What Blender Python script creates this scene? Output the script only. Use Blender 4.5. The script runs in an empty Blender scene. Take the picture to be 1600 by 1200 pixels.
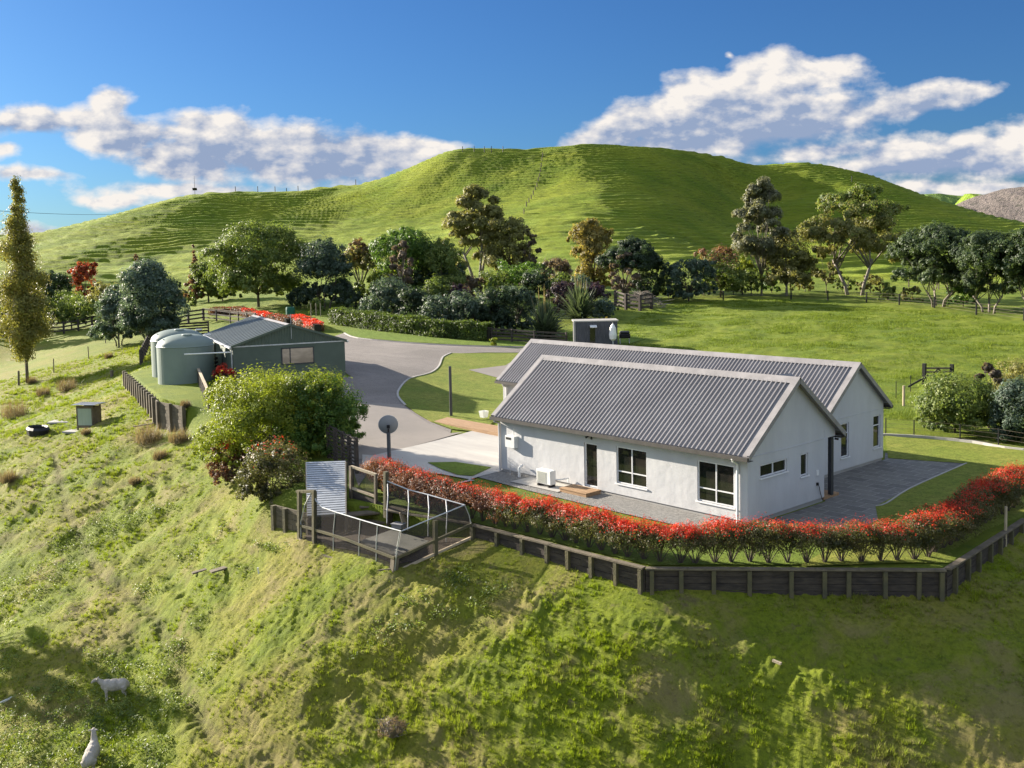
import bpy, math, random
import numpy as np
from mathutils import Vector
from mathutils.geometry import delaunay_2d_cdt
random.seed(7); rng=np.random.default_rng(7)
sc=bpy.context.scene; COL=sc.collection
R=math.radians
# ---------------------------------------------------------------- camera model
F,CX,CY,PIT,ROL,YAW=1563.988,800.0,517.784,-0.077,0.021,0.839
CAM=np.array([19.274,-27.717,9.241])
cyw,syw=math.cos(YAW),math.sin(YAW)
def ray(u,v):
    a=(u-CX)/F;b=(CY-v)/F
    c,s=math.cos(ROL),math.sin(ROL);xr=c*a+s*b;z2=-s*a+c*b
    c,s=math.cos(PIT),math.sin(PIT);yf=c-s*z2;z=s+c*z2
    return np.array([cyw*xr-syw*yf,syw*xr+cyw*yf,z])
def at(u,v,d): return CAM+ray(u,v)*d
def onz(u,v,z=0.):
    r=ray(u,v);return CAM+r*((z-CAM[2])/r[2])
def depth(p):
    v=np.array(p,float)[:3]-CAM;yf=-syw*v[0]+cyw*v[1]
    return math.cos(PIT)*yf+math.sin(PIT)*v[2]
# ---------------------------------------------------------------- noise
def _h(ix,iy,s):
    n=(ix*374761393+iy*668265263+s*1442695041)&0xffffffff
    n=((n^(n>>13))*1274126177)&0xffffffff
    return ((n^(n>>16))&0xffff)/65535.0
def vnoise(x,y,s=0):
    ix=np.floor(x).astype(np.int64);iy=np.floor(y).astype(np.int64);fx=x-ix;fy=y-iy
    fx=fx*fx*(3-2*fx);fy=fy*fy*(3-2*fy)
    a=_h(ix,iy,s);b=_h(ix+1,iy,s);c=_h(ix,iy+1,s);d=_h(ix+1,iy+1,s)
    return (a*(1-fx)+b*fx)*(1-fy)+(c*(1-fx)+d*fx)*fy-.5
def fbm(x,y,s=0,o=4):
    r=0;am=1.
    for i in range(o):
        r=r+am*vnoise(x,y,s+i*17);x=x*2.03+11.3;y=y*2.03-7.1;am*=.5
    return r
# ---------------------------------------------------------------- terrain
def polar(x,y):
    dx=x-CAM[0];dy=y-CAM[1];xr=cyw*dx+syw*dy;yf=-syw*dx+cyw*dy
    return np.arctan2(xr,yf)*1.6,np.log(np.hypot(xr,yf)+1e-6)
def tps(pts):
    P=np.array(pts);a,b=polar(P[:,0],P[:,1]);n=len(P)
    def U(r2): return np.where(r2>0,.5*r2*np.log(r2+1e-12),0)
    K=U((a[:,None]-a)**2+(b[:,None]-b)**2)+np.eye(n)*2e-4
    A=np.zeros((n+3,n+3));A[:n,:n]=K;A[:n,n]=1;A[:n,n+1]=a;A[:n,n+2]=b;A[n,:n]=1;A[n+1,:n]=a;A[n+2,:n]=b
    rr=np.exp(b); w=np.linalg.solve(A,np.r_[P[:,2]/rr,0,0,0])     # solve for z/r: stays smooth at every distance
    def f(x,y):
        p,q=polar(x,y);out=np.full(np.shape(p),w[n])+w[n+1]*p+w[n+2]*q
        for i in range(n): out=out+w[i]*U((p-a[i])**2+(q-b[i])**2)
        return out*np.exp(q)
    return f
Z=lambda L:[tuple(onz(u,v,z)) for u,v,z in L]
D_=lambda L:[tuple(at(u,v,d)) for u,v,d in L]
back=[(19,-35,-6),(60,-60,-10),(-20,-60,-14),(60,0,-6),(19,-27,-5)]
outp=Z([(0,1200,-7),(180,1100,-5.8),(143,1195,-6.3),(300,1200,-5.6),(500,1200,-4.8),(800,1200,-4),(1100,1200,-3.5),(1350,1200,-3.1),(1600,1200,-2.9),
 (0,1050,-6),(300,1050,-4.6),(600,1050,-3.2),(900,1050,-2.4),(1200,1050,-1.95),(1450,1050,-1.8),(1600,1000,-1.5),
 (0,900,-5),(150,900,-4.3),(300,900,-3.3),(450,890,-1.9),(610,902,-1.25),(560,850,-.95),(600,832,-.85),(660,830,-.75),(650,805,-.62),(540,830,-.95),(500,830,-1.05),(610,808,-.6),(520,800,-.7),(740,845,-.45),(870,889,-.62),(1008,930,-.72),(1240,930,-.72),(1480,922,-.68),(1600,868,-.62),
 (0,800,-3.8),(150,800,-3.1),(300,780,-1.9),(400,815,-1.4),(470,850,-1.2),(0,700,-2.6),(140,665,-1.3),(250,690,-.9),(320,690,-.3),(300,650,.1),(200,612,0.),(250,650,-.1),
 (40,597,-1.7),(120,545,-.8),(0,565,-2.4),(0,522,-2),(150,512,-.5),(225,540,.3),(60,640,-2.2),(-200,600,-4),(-200,900,-7),(-100,1200,-8.5)])+back+D_([(0,470,150),(150,440,180),(-100,400,250),(100,420,300),(0,378,500)])
inp=[(x,y,0) for x in (-21,-12,-4,3,8) for y in (2,8,14,20)]+[(x,y,0) for x in range(-16,10,3) for y in (-10,-7,-4)]+Z([(570,708,.05),(600,660,.3),(622,610,.6),(560,640,.55),(690,560,.95),(540,590,1.2),(360,605,1.2),(250,600,1.15),(290,632,1.1),(340,640,.9),
 (540,527,1.5),(810,548,.8),(400,493,2),(640,528,1.35),(270,502,1.5),(230,500,1.3),(330,700,.2),(440,760,-.1),
 (1383,681,0),(1600,705,0),(1445,602,.4),(1600,600,.2),(1400,560,.8),(1600,540,.9),(1100,520,1.3),(1340,462,2.6),(1195,465,2.7),(1600,490,1.7),(1460,478,2.1),(1000,492,2.0),(880,520,1.2),(750,470,3.2),(430,482,2.6),(560,470,3.2),(300,472,2.4),(200,470,1.6),(50,490,.0),(0,470,0)])
hill=D_([(-200,400,500),(0,376,500),(100,366,440),(190,338,440),(300,312,440),(350,305,430),(440,307,440),(500,297,430),(550,293,430),(600,281,420),(700,244,400),(780,241,400),(850,238,400),(900,233,400),(980,235,400),(1040,241,405),(1100,251,415),(1150,259,425),(1190,262,440),(1260,256,455),(1300,262,440),(1350,276,420),(1400,294,405),(1500,323,385),(1600,348,365),(1750,372,360),
 (100,415,300),(200,395,310),(300,372,330),(420,355,360),(550,335,370),(700,300,370),(840,300,350),(700,370,270),(850,370,250),(500,395,270),(600,430,200),(330,430,220),(150,440,220),(0,430,225),
 (1010,285,350),(1040,330,300),(1050,380,235),(1030,420,190),(1110,300,372),(1120,350,318),(1165,312,398),(1190,360,345),(1170,412,262),(1235,325,372),(1300,300,395),(1275,365,300),(1240,400,255),(1350,335,355),(1450,350,340),(1460,392,275),(1300,425,225),(1560,420,220),(1750,420,220),
 ])
H0=[]
for (x,y,z) in hill[:26]:
    d=np.array([x,y])-CAM[:2];d/=np.linalg.norm(d)
    H0.append((x+d[0]*120,y+d[1]*120,z-22));H0.append((x+d[0]*600,y+d[1]*600,z*.2-60))
def table(f):
    ta=np.linspace(-1.1,1.1,560);tb=np.linspace(1.5,8.3,620);A_,B_=np.meshgrid(ta,tb,indexing='ij')
    rr=np.exp(B_);xr=np.sin(A_)*rr;yf=np.cos(A_)*rr
    T=f(CAM[0]+cyw*xr-syw*yf,CAM[1]+syw*xr+cyw*yf)/rr
    def g(x,y):
        x=np.asarray(x,float);y=np.asarray(y,float)
        p,q=polar(x,y);p=p/1.6
        i=np.clip((p+1.1)/2.2*559,0,558.999);j=np.clip((q-1.5)/6.8*619,0,618.999);a=i.astype(int);b=j.astype(int);i=i-a;j=j-b
        return ((T[a,b]*(1-i)+T[a+1,b]*i)*(1-j)+(T[a,b+1]*(1-i)+T[a+1,b+1]*i)*j)*np.exp(q)
    return g
Sf=table(tps(outp));Pf=table(tps(inp+hill+H0+back))
# edge between the levelled house site (inside) and the slope; last value: half width of the blend
EDGE=[(400,600,8),(60,120,8),(20,60,4),(6.0,22,.6),(6.15,6.75,.05),(6.68,-.06,.05),(0.54,-5.80,.05),(-6.7,-6.26,.05),(-11.9,-7.1,.05),(-13.6,-8.3,.4),(-17,-8.6,1.3),(-23,-6.4,1.5),(-30,-4.4,1.2),(-34.5,-4.1,.12),(-38.3,-4.0,.08),(-54.7,.3,.3),(-64,5,3),(-80,13,7),(-125,18,14),(-300,30,40),(-900,60,60)]
def sdist(x,y):
    best=np.full(np.shape(x),1e9);w=np.ones(np.shape(x));
    E=EDGE
    for i in range(len(E)-1):
        ax,ay,aw=E[i];bx,by,bw=E[i+1];dx,dy=bx-ax,by-ay;L2=dx*dx+dy*dy
        t=np.clip(((x-ax)*dx+(y-ay)*dy)/L2,0,1);d=np.hypot(x-ax-t*dx,y-ay-t*dy)
        m=d<best;best=np.where(m,d,best);w=np.where(m,aw+(bw-aw)*t,w)
    P=[(e[0],e[1]) for e in E]+[(-900,2500),(400,2500)]
    ins=np.zeros(np.shape(x),bool);j=len(P)-1
    for i in range(len(P)):
        xi,yi=P[i];xj,yj=P[j]
        c=((yi>y)!=(yj>y))&(x<(xj-xi)*(y-yi)/((yj-yi) or 1e-9)+xi);ins^=c;j=i
    return np.where(ins,best,-best),w
def smooth(t): t=np.clip(t,0,1);return t*t*(3-2*t)
def dpoly(x,y,P):
    best=np.full(np.shape(x),1e9)
    for i in range(len(P)-1):
        ax,ay=P[i];bx,by=P[i+1];dx,dy=bx-ax,by-ay;t=np.clip(((x-ax)*dx+(y-ay)*dy)/(dx*dx+dy*dy),0,1)
        best=np.minimum(best,np.hypot(x-ax-t*dx,y-ay-t*dy))
    return best
TRACK=[tuple(onz(u,v,z)[:2]) for u,v,z in [(85,720,-2.4),(105,800,-3.2),(150,890,-4.2),(235,960,-4.4),(262,1010,-4.6),(300,1100,-5.1),(345,1190,-5.4)]]
def H(x,y,detail=True):
    x=np.asarray(x,float);y=np.asarray(y,float)
    sd,w=sdist(x,y);k=smooth(sd/(2*w)+.5)
    z=Sf(x,y)*(1-k)+Pf(x,y)*k
    r=np.hypot(x-CAM[0],y-CAM[1]);fb=smooth((r-720)/250);z=z*(1-fb)-55*fb
    th=np.abs(polar(x,y)[0]/1.6);sb=smooth((th-.9)/.4);z=z*(1-sb)-9*sb
    if detail:
        out=1-k
        near=smooth((120-r)/60)
        flat=smooth((-sd-.2)/1.5)
        # tussocky slope: hummocks, small terraces along the contour and a worn track
        base=z
        bil=lambda k,sd_:1-np.abs(vnoise(x/k+vnoise(x,y,5),y/k+vnoise(y,x,6),sd_))*2
        lump=fbm(x/1.8,y/1.8,3,3)*.24+bil(.42,9)*.10*(.6+fbm(x/2.5,y/2.5,12,2))+bil(.19,10)*.055+fbm(x/.1,y/.1,14,1)*.035+np.abs(fbm(x/3.2,y/3.2,29,2))*.13
        tz=base/.62+fbm(x/5,y/5,21,3)*1.6;tr=tz-np.floor(tz)
        ter=(smooth(tr/.6)-tr)*.42*smooth((vnoise(x/6,y/6,40)+.45)*2)
        z=z+out*near*flat*(lump+ter)
        dt=dpoly(x,y,TRACK);z=z-out*.10*np.exp(-(dt/.28)**2)*near
        # terracettes on the hill
        hw=smooth((r-175)/60)*smooth((1400-r)/300)
        if np.any(hw>0):
            s=fbm(x/60,y/60,51,4)
            tz=base/1.0+s*1.5+fbm(x/14,y/14,55,2)*.7;tr=tz-np.floor(tz)
            amp=.85+smooth((fbm(x/70,y/70,61,3)+.45)*1.6)
            z=z+hw*((smooth(tr/.42)-tr)*.92*amp+fbm(x/28,y/28,71,4)*1.5+fbm(x/6,y/6,77,3)*.4)
        # lawn and paddock: small unevenness
        tq=polar(x,y)[0]/1.6;z=z+k*(1-hw)*np.maximum(smooth((tq-.10)/.05)*smooth((r-56)/20),smooth((r-118)/14))*(fbm(x/3,y/3,81,3)*.2+fbm(x/.9,y/.9,83,2)*.09)
    return z
TS=np.r_[np.arange(8,120,.5),np.geomspace(120,1500,160)]
def G(u,v):
    r=ray(u,v);ts=TS
    for k in range(3):
        q=CAM[None]+r[None]*ts[:,None];m=q[:,2]<H(q[:,0],q[:,1],False)
        if not m.any(): return CAM+r*300
        i=int(np.argmax(m));ts=np.linspace(ts[max(0,i-1)],ts[i],24)
    q=CAM+r*ts[-1] if i==0 else q[i]
    return np.array([q[0],q[1],float(H(q[0],q[1]))])
hz=lambda x,y:float(H(x,y))
# ---------------------------------------------------------------- node helpers
class NT:
    def __init__(s,name,world=None):
        if world: s.t=world.node_tree
        else:
            s.m=bpy.data.materials.new(name);s.m.use_nodes=True;s.t=s.m.node_tree
        s.t.nodes.clear();s.n=s.t.nodes
    def new(s,ty,**k):
        n=s.n.new(ty)
        for a,b in k.items():
            if a=='ins':
                for i,v in b.items(): s.set(n,i,v)
            else: setattr(n,a,b)
        return n
    def set(s,n,i,v):
        inp=n.inputs[i]
        if isinstance(v,bpy.types.NodeSocket): s.t.links.new(v,inp)
        elif isinstance(v,bpy.types.Node): s.t.links.new(v.outputs[0],inp)
        else:
            try: inp.default_value=v
            except Exception: inp.default_value=tuple(v)+(1,)
    def math(s,op,a,b=0.,c=0.,clamp=False):
        n=s.new('ShaderNodeMath',operation=op,use_clamp=clamp);s.set(n,0,a);s.set(n,1,b)
        if op in('MULTIPLY_ADD',): s.set(n,2,c)
        return n.outputs[0]
    def mix(s,f,a,b,mode='MIX'):
        n=s.new('ShaderNodeMix',data_type='RGBA',blend_type=mode);s.set(n,0,f);s.set(n,6,a);s.set(n,7,b);return n.outputs[2]
    def noise(s,vec,sc=5.,det=4.,rough=.55,dist=0.,typ='FBM'):
        n=s.new('ShaderNodeTexNoise');s.set(n,'Vector',vec);s.set(n,'Scale',sc);s.set(n,'Detail',det);s.set(n,'Roughness',rough);s.set(n,'Distortion',dist);return n.outputs['Fac']
    def ramp(s,f,stops):
        n=s.new('ShaderNodeValToRGB');s.set(n,0,f);e=n.color_ramp.elements
        while len(e)<len(stops): e.new(.5)
        for q,(p,c) in zip(e,stops): q.position=p;q.color=tuple(c)+(1,) if len(c)==3 else c
        return n.outputs[0]
    def mr(s,v,a,b,c=0.,d=1.):
        n=s.new('ShaderNodeMapRange');s.set(n,0,v);s.set(n,1,a);s.set(n,2,b);s.set(n,3,c);s.set(n,4,d);return n.outputs[0]
    def mapping(s,vec,loc=(0,0,0),rot=(0,0,0),scl=(1,1,1)):
        n=s.new('ShaderNodeMapping');s.set(n,0,vec);n.inputs[1].default_value=loc;n.inputs[2].default_value=rot;n.inputs[3].default_value=scl;return n.outputs[0]
    def pos(s): return s.new('ShaderNodeNewGeometry').outputs['Position']
    def obj(s): return s.new('ShaderNodeTexCoord').outputs['Object']
    def island(s): return s.new('ShaderNodeNewGeometry').outputs['Random Per Island']
    def bump(s,h,st=.3,d=.02,nrm=None):
        n=s.new('ShaderNodeBump');s.set(n,'Height',h);s.set(n,'Strength',st);s.set(n,'Distance',d)
        if nrm is not None: s.set(n,'Normal',nrm)
        return n.outputs[0]
    def out(s,col,rough=.8,bump=None,metal=0.,spec=.3,trans=None,tw=.35,**k):
        p=s.new('ShaderNodeBsdfPrincipled');s.set(p,'Base Color',col);s.set(p,'Roughness',rough);s.set(p,'Metallic',metal);s.set(p,'Specular IOR Level',spec)
        if bump is not None: s.set(p,'Normal',bump)
        for a,b in k.items(): s.set(p,a.replace('_',' '),b)
        o=s.new('ShaderNodeOutputMaterial');sh=p.outputs[0]
        if trans is not None:
            t=s.new('ShaderNodeBsdfTranslucent');s.set(t,0,trans);mx=s.new('ShaderNodeMixShader');s.set(mx,0,tw);s.set(mx,1,sh);s.set(mx,2,t.outputs[0]);sh=mx.outputs[0]
        s.set(o,0,sh);return s.m
MATS={}
def surf(name,col,col2=None,sc=3.,rough=.8,metal=0.,spec=.3,bumps=(20,.3,.01),speck=None,stretch=(1,1,1)):
    """plain procedural surface: two tones by noise in object space, fine bump"""
    if name in MATS: return MATS[name]
    t=NT(name);v=t.mapping(t.pos(),scl=stretch)
    c2=col2 or tuple(x*.75 for x in col)
    c=t.mix(t.mr(t.noise(v,sc,5,.6),.35,.65),col,c2)
    if speck: c=t.mix(t.mr(t.noise(v,speck[0],3,.6),.5,.72,0,speck[2]),c,speck[1])
    b=t.bump(t.noise(v,bumps[0],4,.6),bumps[1],bumps[2]) if bumps else None
    MATS[name]=t.out(c,rough,b,metal,spec);return MATS[name]
# ---------------------------------------------------------------- mesh helpers
class MB:
    def __init__(s): s.v=[];s.f=[];s.m=[]
    def add(s,V,Fc,mi=0):
        o=len(s.v);s.v+= [tuple(map(float,p)) for p in V];s.f+=[tuple(i+o for i in f) for f in Fc];s.m+=[mi]*len(Fc);return s
    def box(s,c,d,rz=0.,mi=0,rx=0.,ry=0.):
        from mathutils import Euler
        M=Euler((rx,ry,rz)).to_matrix();V=[]
        for x in(-.5,.5):
            for y in(-.5,.5):
                for z in(-.5,.5):
                    p=M@Vector((x*d[0],y*d[1],z*d[2]));V.append((p.x+c[0],p.y+c[1],p.z+c[2]))
        return s.add(V,[(0,1,3,2),(4,6,7,5),(0,4,5,1),(2,3,7,6),(0,2,6,4),(1,5,7,3)],mi)
    def bx(s,a,b,mi=0): return s.box([(a[i]+b[i])/2 for i in range(3)],[abs(b[i]-a[i]) for i in range(3)],mi=mi)
    def bar(s,a,b,w,h,mi=0):
        """rectangular bar from a to b; w across (horizontal), h up"""
        a=Vector(a);b=Vector(b);d=(b-a).normalized();up=Vector((0,0,1))
        if abs(d.z)>.98: up=Vector((1,0,0))
        r=d.cross(up).normalized();u=r.cross(d)
        V=[p+r*(i*w/2)+u*(j*h/2) for p in(a,b) for i in(-1,1) for j in(-1,1)]
        return s.add(V,[(0,1,3,2),(4,6,7,5),(0,4,5,1),(2,3,7,6),(0,2,6,4),(1,5,7,3)],mi)
    def tube(s,P,r,n=8,mi=0,cap=True):
        P=[Vector(p) for p in P];rs=r if hasattr(r,'__len__') else [r]*len(P);o=len(s.v);V=[];prev=None
        for i,p in enumerate(P):
            d=(P[min(i+1,len(P)-1)]-P[max(i-1,0)]).normalized()
            if prev is None: prev=Vector((1,0,0)) if abs(d.x)<.9 else Vector((0,1,0))
            x=(prev-d*prev.dot(d)).normalized();y=d.cross(x);prev=x
            V+=[p+(x*math.cos(2*math.pi*k/n)+y*math.sin(2*math.pi*k/n))*rs[i] for k in range(n)]
        Fc=[(i*n+k,i*n+(k+1)%n,(i+1)*n+(k+1)%n,(i+1)*n+k) for i in range(len(P)-1) for k in range(n)]
        if cap: Fc+=[tuple(range(n))[::-1],tuple((len(P)-1)*n+k for k in range(n))]
        return s.add(V,Fc,mi)
    def lathe(s,c,prof,n=32,mi=0):
        V=[(c[0]+r*math.cos(2*math.pi*k/n),c[1]+r*math.sin(2*math.pi*k/n),c[2]+z) for r,z in prof for k in range(n)]
        return s.add(V,[(i*n+k,i*n+(k+1)%n,(i+1)*n+(k+1)%n,(i+1)*n+k) for i in range(len(prof)-1) for k in range(n)],mi)
    def build(s,name,mat,parent=None,smooth=False,bevel=0.):
        me=bpy.data.meshes.new(name);me.from_pydata(s.v,[],s.f)
        for m in (mat if isinstance(mat,(list,tuple)) else [mat]): me.materials.append(m)
        if any(s.m): me.polygons.foreach_set('material_index',s.m)
        if smooth: me.polygons.foreach_set('use_smooth',[True]*len(s.f))
        me.update();o=bpy.data.objects.new(name,me);COL.objects.link(o)
        if parent: o.parent=parent
        if bevel:
            b=o.modifiers.new('bevel','BEVEL');b.width=bevel;b.segments=2;b.limit_method='ANGLE'
        return o
def np_mesh(name,V,Fq,mat,parent=None,smooth=False):
    me=bpy.data.meshes.new(name);V=np.asarray(V,np.float32).reshape(-1,3);Fq=np.asarray(Fq,np.int32);k=Fq.shape[1]
    me.vertices.add(len(V));me.vertices.foreach_set('co',V.ravel());me.loops.add(Fq.size);me.loops.foreach_set('vertex_index',Fq.ravel())
    me.polygons.add(len(Fq));me.polygons.foreach_set('loop_start',np.arange(0,Fq.size,k,dtype=np.int32));me.polygons.foreach_set('loop_total',np.full(len(Fq),k,np.int32))
    if smooth: me.polygons.foreach_set('use_smooth',np.ones(len(Fq),bool))
    for m in (mat if isinstance(mat,(list,tuple)) else [mat]): me.materials.append(m)
    me.update(calc_edges=True);o=bpy.data.objects.new(name,me);COL.objects.link(o)
    if parent: o.parent=parent
    return o
def empty(name,loc=(0,0,0),rz=0.):
    o=bpy.data.objects.new(name,None);COL.objects.link(o);o.location=[float(q) for q in loc];o.rotation_euler=(0,0,rz);o.empty_display_size=.2;return o
def tag(o,label=None,cat=None,group=None,kind=None):
    if label:o['label']=label
    if cat:o['category']=cat
    if group:o['group']=group
    if kind:o['kind']=kind
    return o
def thing(name,label,cat,loc=(0,0,0),rz=0.,group=None): return tag(empty(name,loc,rz),label,cat,group)
def kids(o): return [c for c in COL.objects if c.parent==o]
def dup(o,label=None,parent=None):
    c=o.copy();COL.objects.link(c)
    if parent: c.parent=parent
    if label: c['label']=label
    for ch in KIDS.get(o.name,None) or kids(o): dup(ch,None,c)
    return c
KIDS={}
# ---------------------------------------------------------------- sheets laid on the ground
def inpoly(x,y,P):
    ins=np.zeros(np.shape(x),bool);j=len(P)-1
    for i in range(len(P)):
        xi,yi=P[i];xj,yj=P[j];ins^=((yi>y)!=(yj>y))&(x<(xj-xi)*(y-yi)/((yj-yi) or 1e-9)+xi);j=i
    return ins
def curve(P,n=6,closed=True):
    """Catmull-Rom through points"""
    out=[];N=len(P);rngi=range(N) if closed else range(N-1)
    for i in rngi:
        g=lambda k:np.array(P[k%N] if closed else P[min(max(k,0),N-1)][:2],float)[:2]
        a,b,c,d=g(i-1),g(i),g(i+1),g(i+2)
        for k in range(n):
            t=k/n;out.append(tuple(.5*((2*b)+(-a+c)*t+(2*a-5*b+4*c-d)*t*t+(-a+3*b-3*c+d)*t**3)))
    if not closed: out.append(tuple(P[-1][:2]))
    return out
def sheet(name,P,mat,dz=.03,step=1.2,kind='structure'):
    P=[tuple(map(float,p[:2])) for p in P];A=np.array(P)
    # subdivide edges
    Q=[]
    for i in range(len(P)):
        a=A[i];b=A[(i+1)%len(P)];n=max(1,int(np.linalg.norm(b-a)/step))
        for k in range(n): Q.append(tuple(a+(b-a)*k/n))
    gx=np.arange(A[:,0].min(),A[:,0].max(),step);gy=np.arange(A[:,1].min(),A[:,1].max(),step)
    X,Y=[q.ravel() for q in np.meshgrid(gx,gy)];m=inpoly(X,Y,P)
    X=X[m]+rng.uniform(-.1,.1,m.sum())*step;Y=Y[m]+rng.uniform(-.1,.1,m.sum())*step
    d=dpoly(X,Y,P+[P[0]]);m=d>step*.3;X,Y=X[m],Y[m]
    pts=[Vector(q) for q in Q]+[Vector((a,b)) for a,b in zip(X,Y)]
    r=delaunay_2d_cdt(pts,[],[list(range(len(Q)))],1,1e-5)
    V=np.array([(v.x,v.y) for v in r[0]]);z=H(V[:,0],V[:,1])+dz
    me=bpy.data.meshes.new(name);me.from_pydata([(a,b,c) for (a,b),c in zip(V,z)],[],[tuple(f) for f in r[2]]);me.materials.append(mat);me.polygons.foreach_set('use_smooth',[True]*len(me.polygons))
    o=bpy.data.objects.new(name,me);COL.objects.link(o)
    if kind:o['kind']=kind
    return o
CLOUD=7.4;SKYS=.040;EXPO=1.84;GCOL=1000;GSTEP=.9;GTUFT=140000
# ---------------------------------------------------------------- camera, sun, sky
cd=bpy.data.cameras.new('camera');cam=bpy.data.objects.new('camera',cd);COL.objects.link(cam);sc.camera=cam
f0=ray(CX,CY);rt=ray(CX+F,CY)-f0;up=ray(CX,CY-F)-f0
from mathutils import Matrix
cam.matrix_world=Matrix([[rt[i],up[i],-f0[i],CAM[i]] for i in range(3)]+[[0,0,0,1]])
cd.sensor_width=36;cd.lens=F/1600*36;cd.shift_y=-(600-CY)/1600;cd.clip_end=9000;cd.clip_start=.1
SUN=Vector((-.81,-.185,.265)).normalized()
ld=bpy.data.lights.new('sun','SUN');ld.energy=5.0;ld.angle=R(.53);ld.color=(1,.90,.76)
lo=bpy.data.objects.new('sun',ld);COL.objects.link(lo);lo.rotation_euler=(-SUN).to_track_quat('-Z','Y').to_euler();lo.location=(-60,-20,60)
W=bpy.data.worlds.new('World');sc.world=W;W.use_nodes=True;t=NT('',W)
sky=t.new('ShaderNodeTexSky',sky_type='NISHITA');sky.sun_disc=False;sky.sun_elevation=math.asin(SUN.z);sky.sun_rotation=math.atan2(SUN.x,SUN.y)
sky.altitude=100;sky.air_density=1.;sky.dust_density=.7;sky.ozone_density=3.
tc=t.new('ShaderNodeTexCoord').outputs['Generated']
# coordinates of a vertical cloud sheet towards the hill (bearing fixed in the world)
def dotv(v):
    n=t.new('ShaderNodeVectorMath',operation='DOT_PRODUCT');t.set(n,0,tc);n.inputs[1].default_value=v;return n.outputs['Value']
fw=t.math('MAXIMUM',dotv((-syw,cyw,0)),.05);ca=t.math('DIVIDE',dotv((cyw,syw,0)),fw);ce=t.math('DIVIDE',dotv((0,0,1)),fw)
cmb=t.new('ShaderNodeCombineXYZ');t.set(cmb,0,ca);t.set(cmb,1,ce);P2=cmb.outputs[0]
def ae(u,v):
    r=ray(u,v);xr=cyw*r[0]+syw*r[1];yf=-syw*r[0]+cyw*r[1];return xr/yf,r[2]/yf
warp=t.new('ShaderNodeTexNoise');t.set(warp,'Vector',P2);t.set(warp,'Scale',14.);t.set(warp,'Detail',3.)
wv=t.new('ShaderNodeVectorMath',operation='MULTIPLY_ADD');t.set(wv,0,warp.outputs['Color']);wv.inputs[1].default_value=(.034,.022,0);
sb=t.new('ShaderNodeVectorMath',operation='SUBTRACT');t.set(sb,0,P2);sb.inputs[1].default_value=(.017,.011,0);t.set(wv,2,sb.outputs[0]);PW=wv.outputs[0]
CL=[(905,228,60,22,20),(60,190,100,26,2),(168,165,40,26,30),(190,205,110,36,-4),(345,212,90,48,-10),(280,250,110,36,-12),(470,243,190,54,-6),(610,243,95,34,-8),(680,236,45,18,0),(300,298,180,16,-2),(190,312,70,14,0),(50,276,70,9,0),(60,362,90,9,0),(10,240,30,12,0),
    (1180,140,95,48,20),(1240,115,110,32,-2),(1060,170,90,50,30),(970,205,110,40,28),(1180,188,235,54,5),(1420,158,120,26,10),(1490,143,65,15,4),(1040,232,150,30,0),(1540,245,130,38,-4),(1400,250,110,34,5),(1590,215,50,30,-30),(1290,236,130,18,6),(1500,290,180,14,0),(1140,88,8,6,-40)]
GR=[(450,254,210,40,-4),(250,222,120,16,-6),(640,252,60,14,0),(1170,200,220,40,4),(1060,222,150,22,0),(1430,172,110,15,6),(1460,262,150,22,-3),(1330,243,90,14,0),(1250,235,120,14,0),(90,208,70,12,0)]  # cloud undersides: their self-shading is painted in as grey
def field(vec,LL=None):
    best=None
    for u,v,ru,rv,ang in (LL or CL):
        a,e=ae(u,v);mp=t.new('ShaderNodeMapping',vector_type='TEXTURE');t.set(mp,0,vec);mp.inputs[1].default_value=(a,e,0);mp.inputs[2].default_value=(0,0,R(ang));mp.inputs[3].default_value=(ru/F,rv/F,1)
        ln=t.new('ShaderNodeVectorMath',operation='LENGTH');t.set(ln,0,mp.outputs[0]);d=t.math('MULTIPLY',t.math('SUBTRACT',1.,ln.outputs['Value']),min(1.,(rv/32)**.6))
        if best is None: best=d
        else:
            n=t.new('ShaderNodeMath',operation='SMOOTH_MAX');t.set(n,0,best);t.set(n,1,d);t.set(n,2,.25);best=n.outputs[0]
    return best
base=field(PW)
def puff(vec): 
    return t.noise(vec,21,6,.54)
def shifted(vec,dx,dy):
    n=t.new('ShaderNodeVectorMath',operation='ADD');t.set(n,0,vec);n.inputs[1].default_value=(dx,dy,0);return n.outputs[0]
st=t.mapping(P2,scl=(1,1.7,1))
n1=puff(st);n2=puff(shifted(st,-.010,.012))
dens=t.math('ADD',t.math('MULTIPLY',base,1.35),t.math('MULTIPLY',t.math('SUBTRACT',n1,.46),2.1))
mask=t.mr(dens,-.10,.50);mask=t.math('POWER',mask,1.15)
lit=t.math('MULTIPLY',t.math('SUBTRACT',n1,n2),5.)             # side of each puff turned to the sun
low=t.noise(t.mapping(P2,loc=(3,1,0),scl=(1,2.2,1)),11,4,.55)
gs=t.math('ADD',field(PW,GR),t.math('MULTIPLY',t.math('SUBTRACT',low,.5),2.2));sh=t.math('ADD',t.mr(gs,-.8,.85),t.math('MULTIPLY',t.mr(low,.35,.7),.16));sh=t.math('SUBTRACT',sh,t.math('MULTIPLY',lit,.7),clamp=True)
ccol=t.mix(sh,(.90,.85,.80,1),(.29,.37,.54,1))
skyc=t.mix(1.,sky.outputs[0],t.mix(1.,sky.outputs[0],(.26,.49,.80,1),'MULTIPLY'))
hs=t.new('ShaderNodeHueSaturation');t.set(hs,'Saturation',1.0);t.set(hs,'Color',skyc);skyc=hs.outputs[0]
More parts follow.
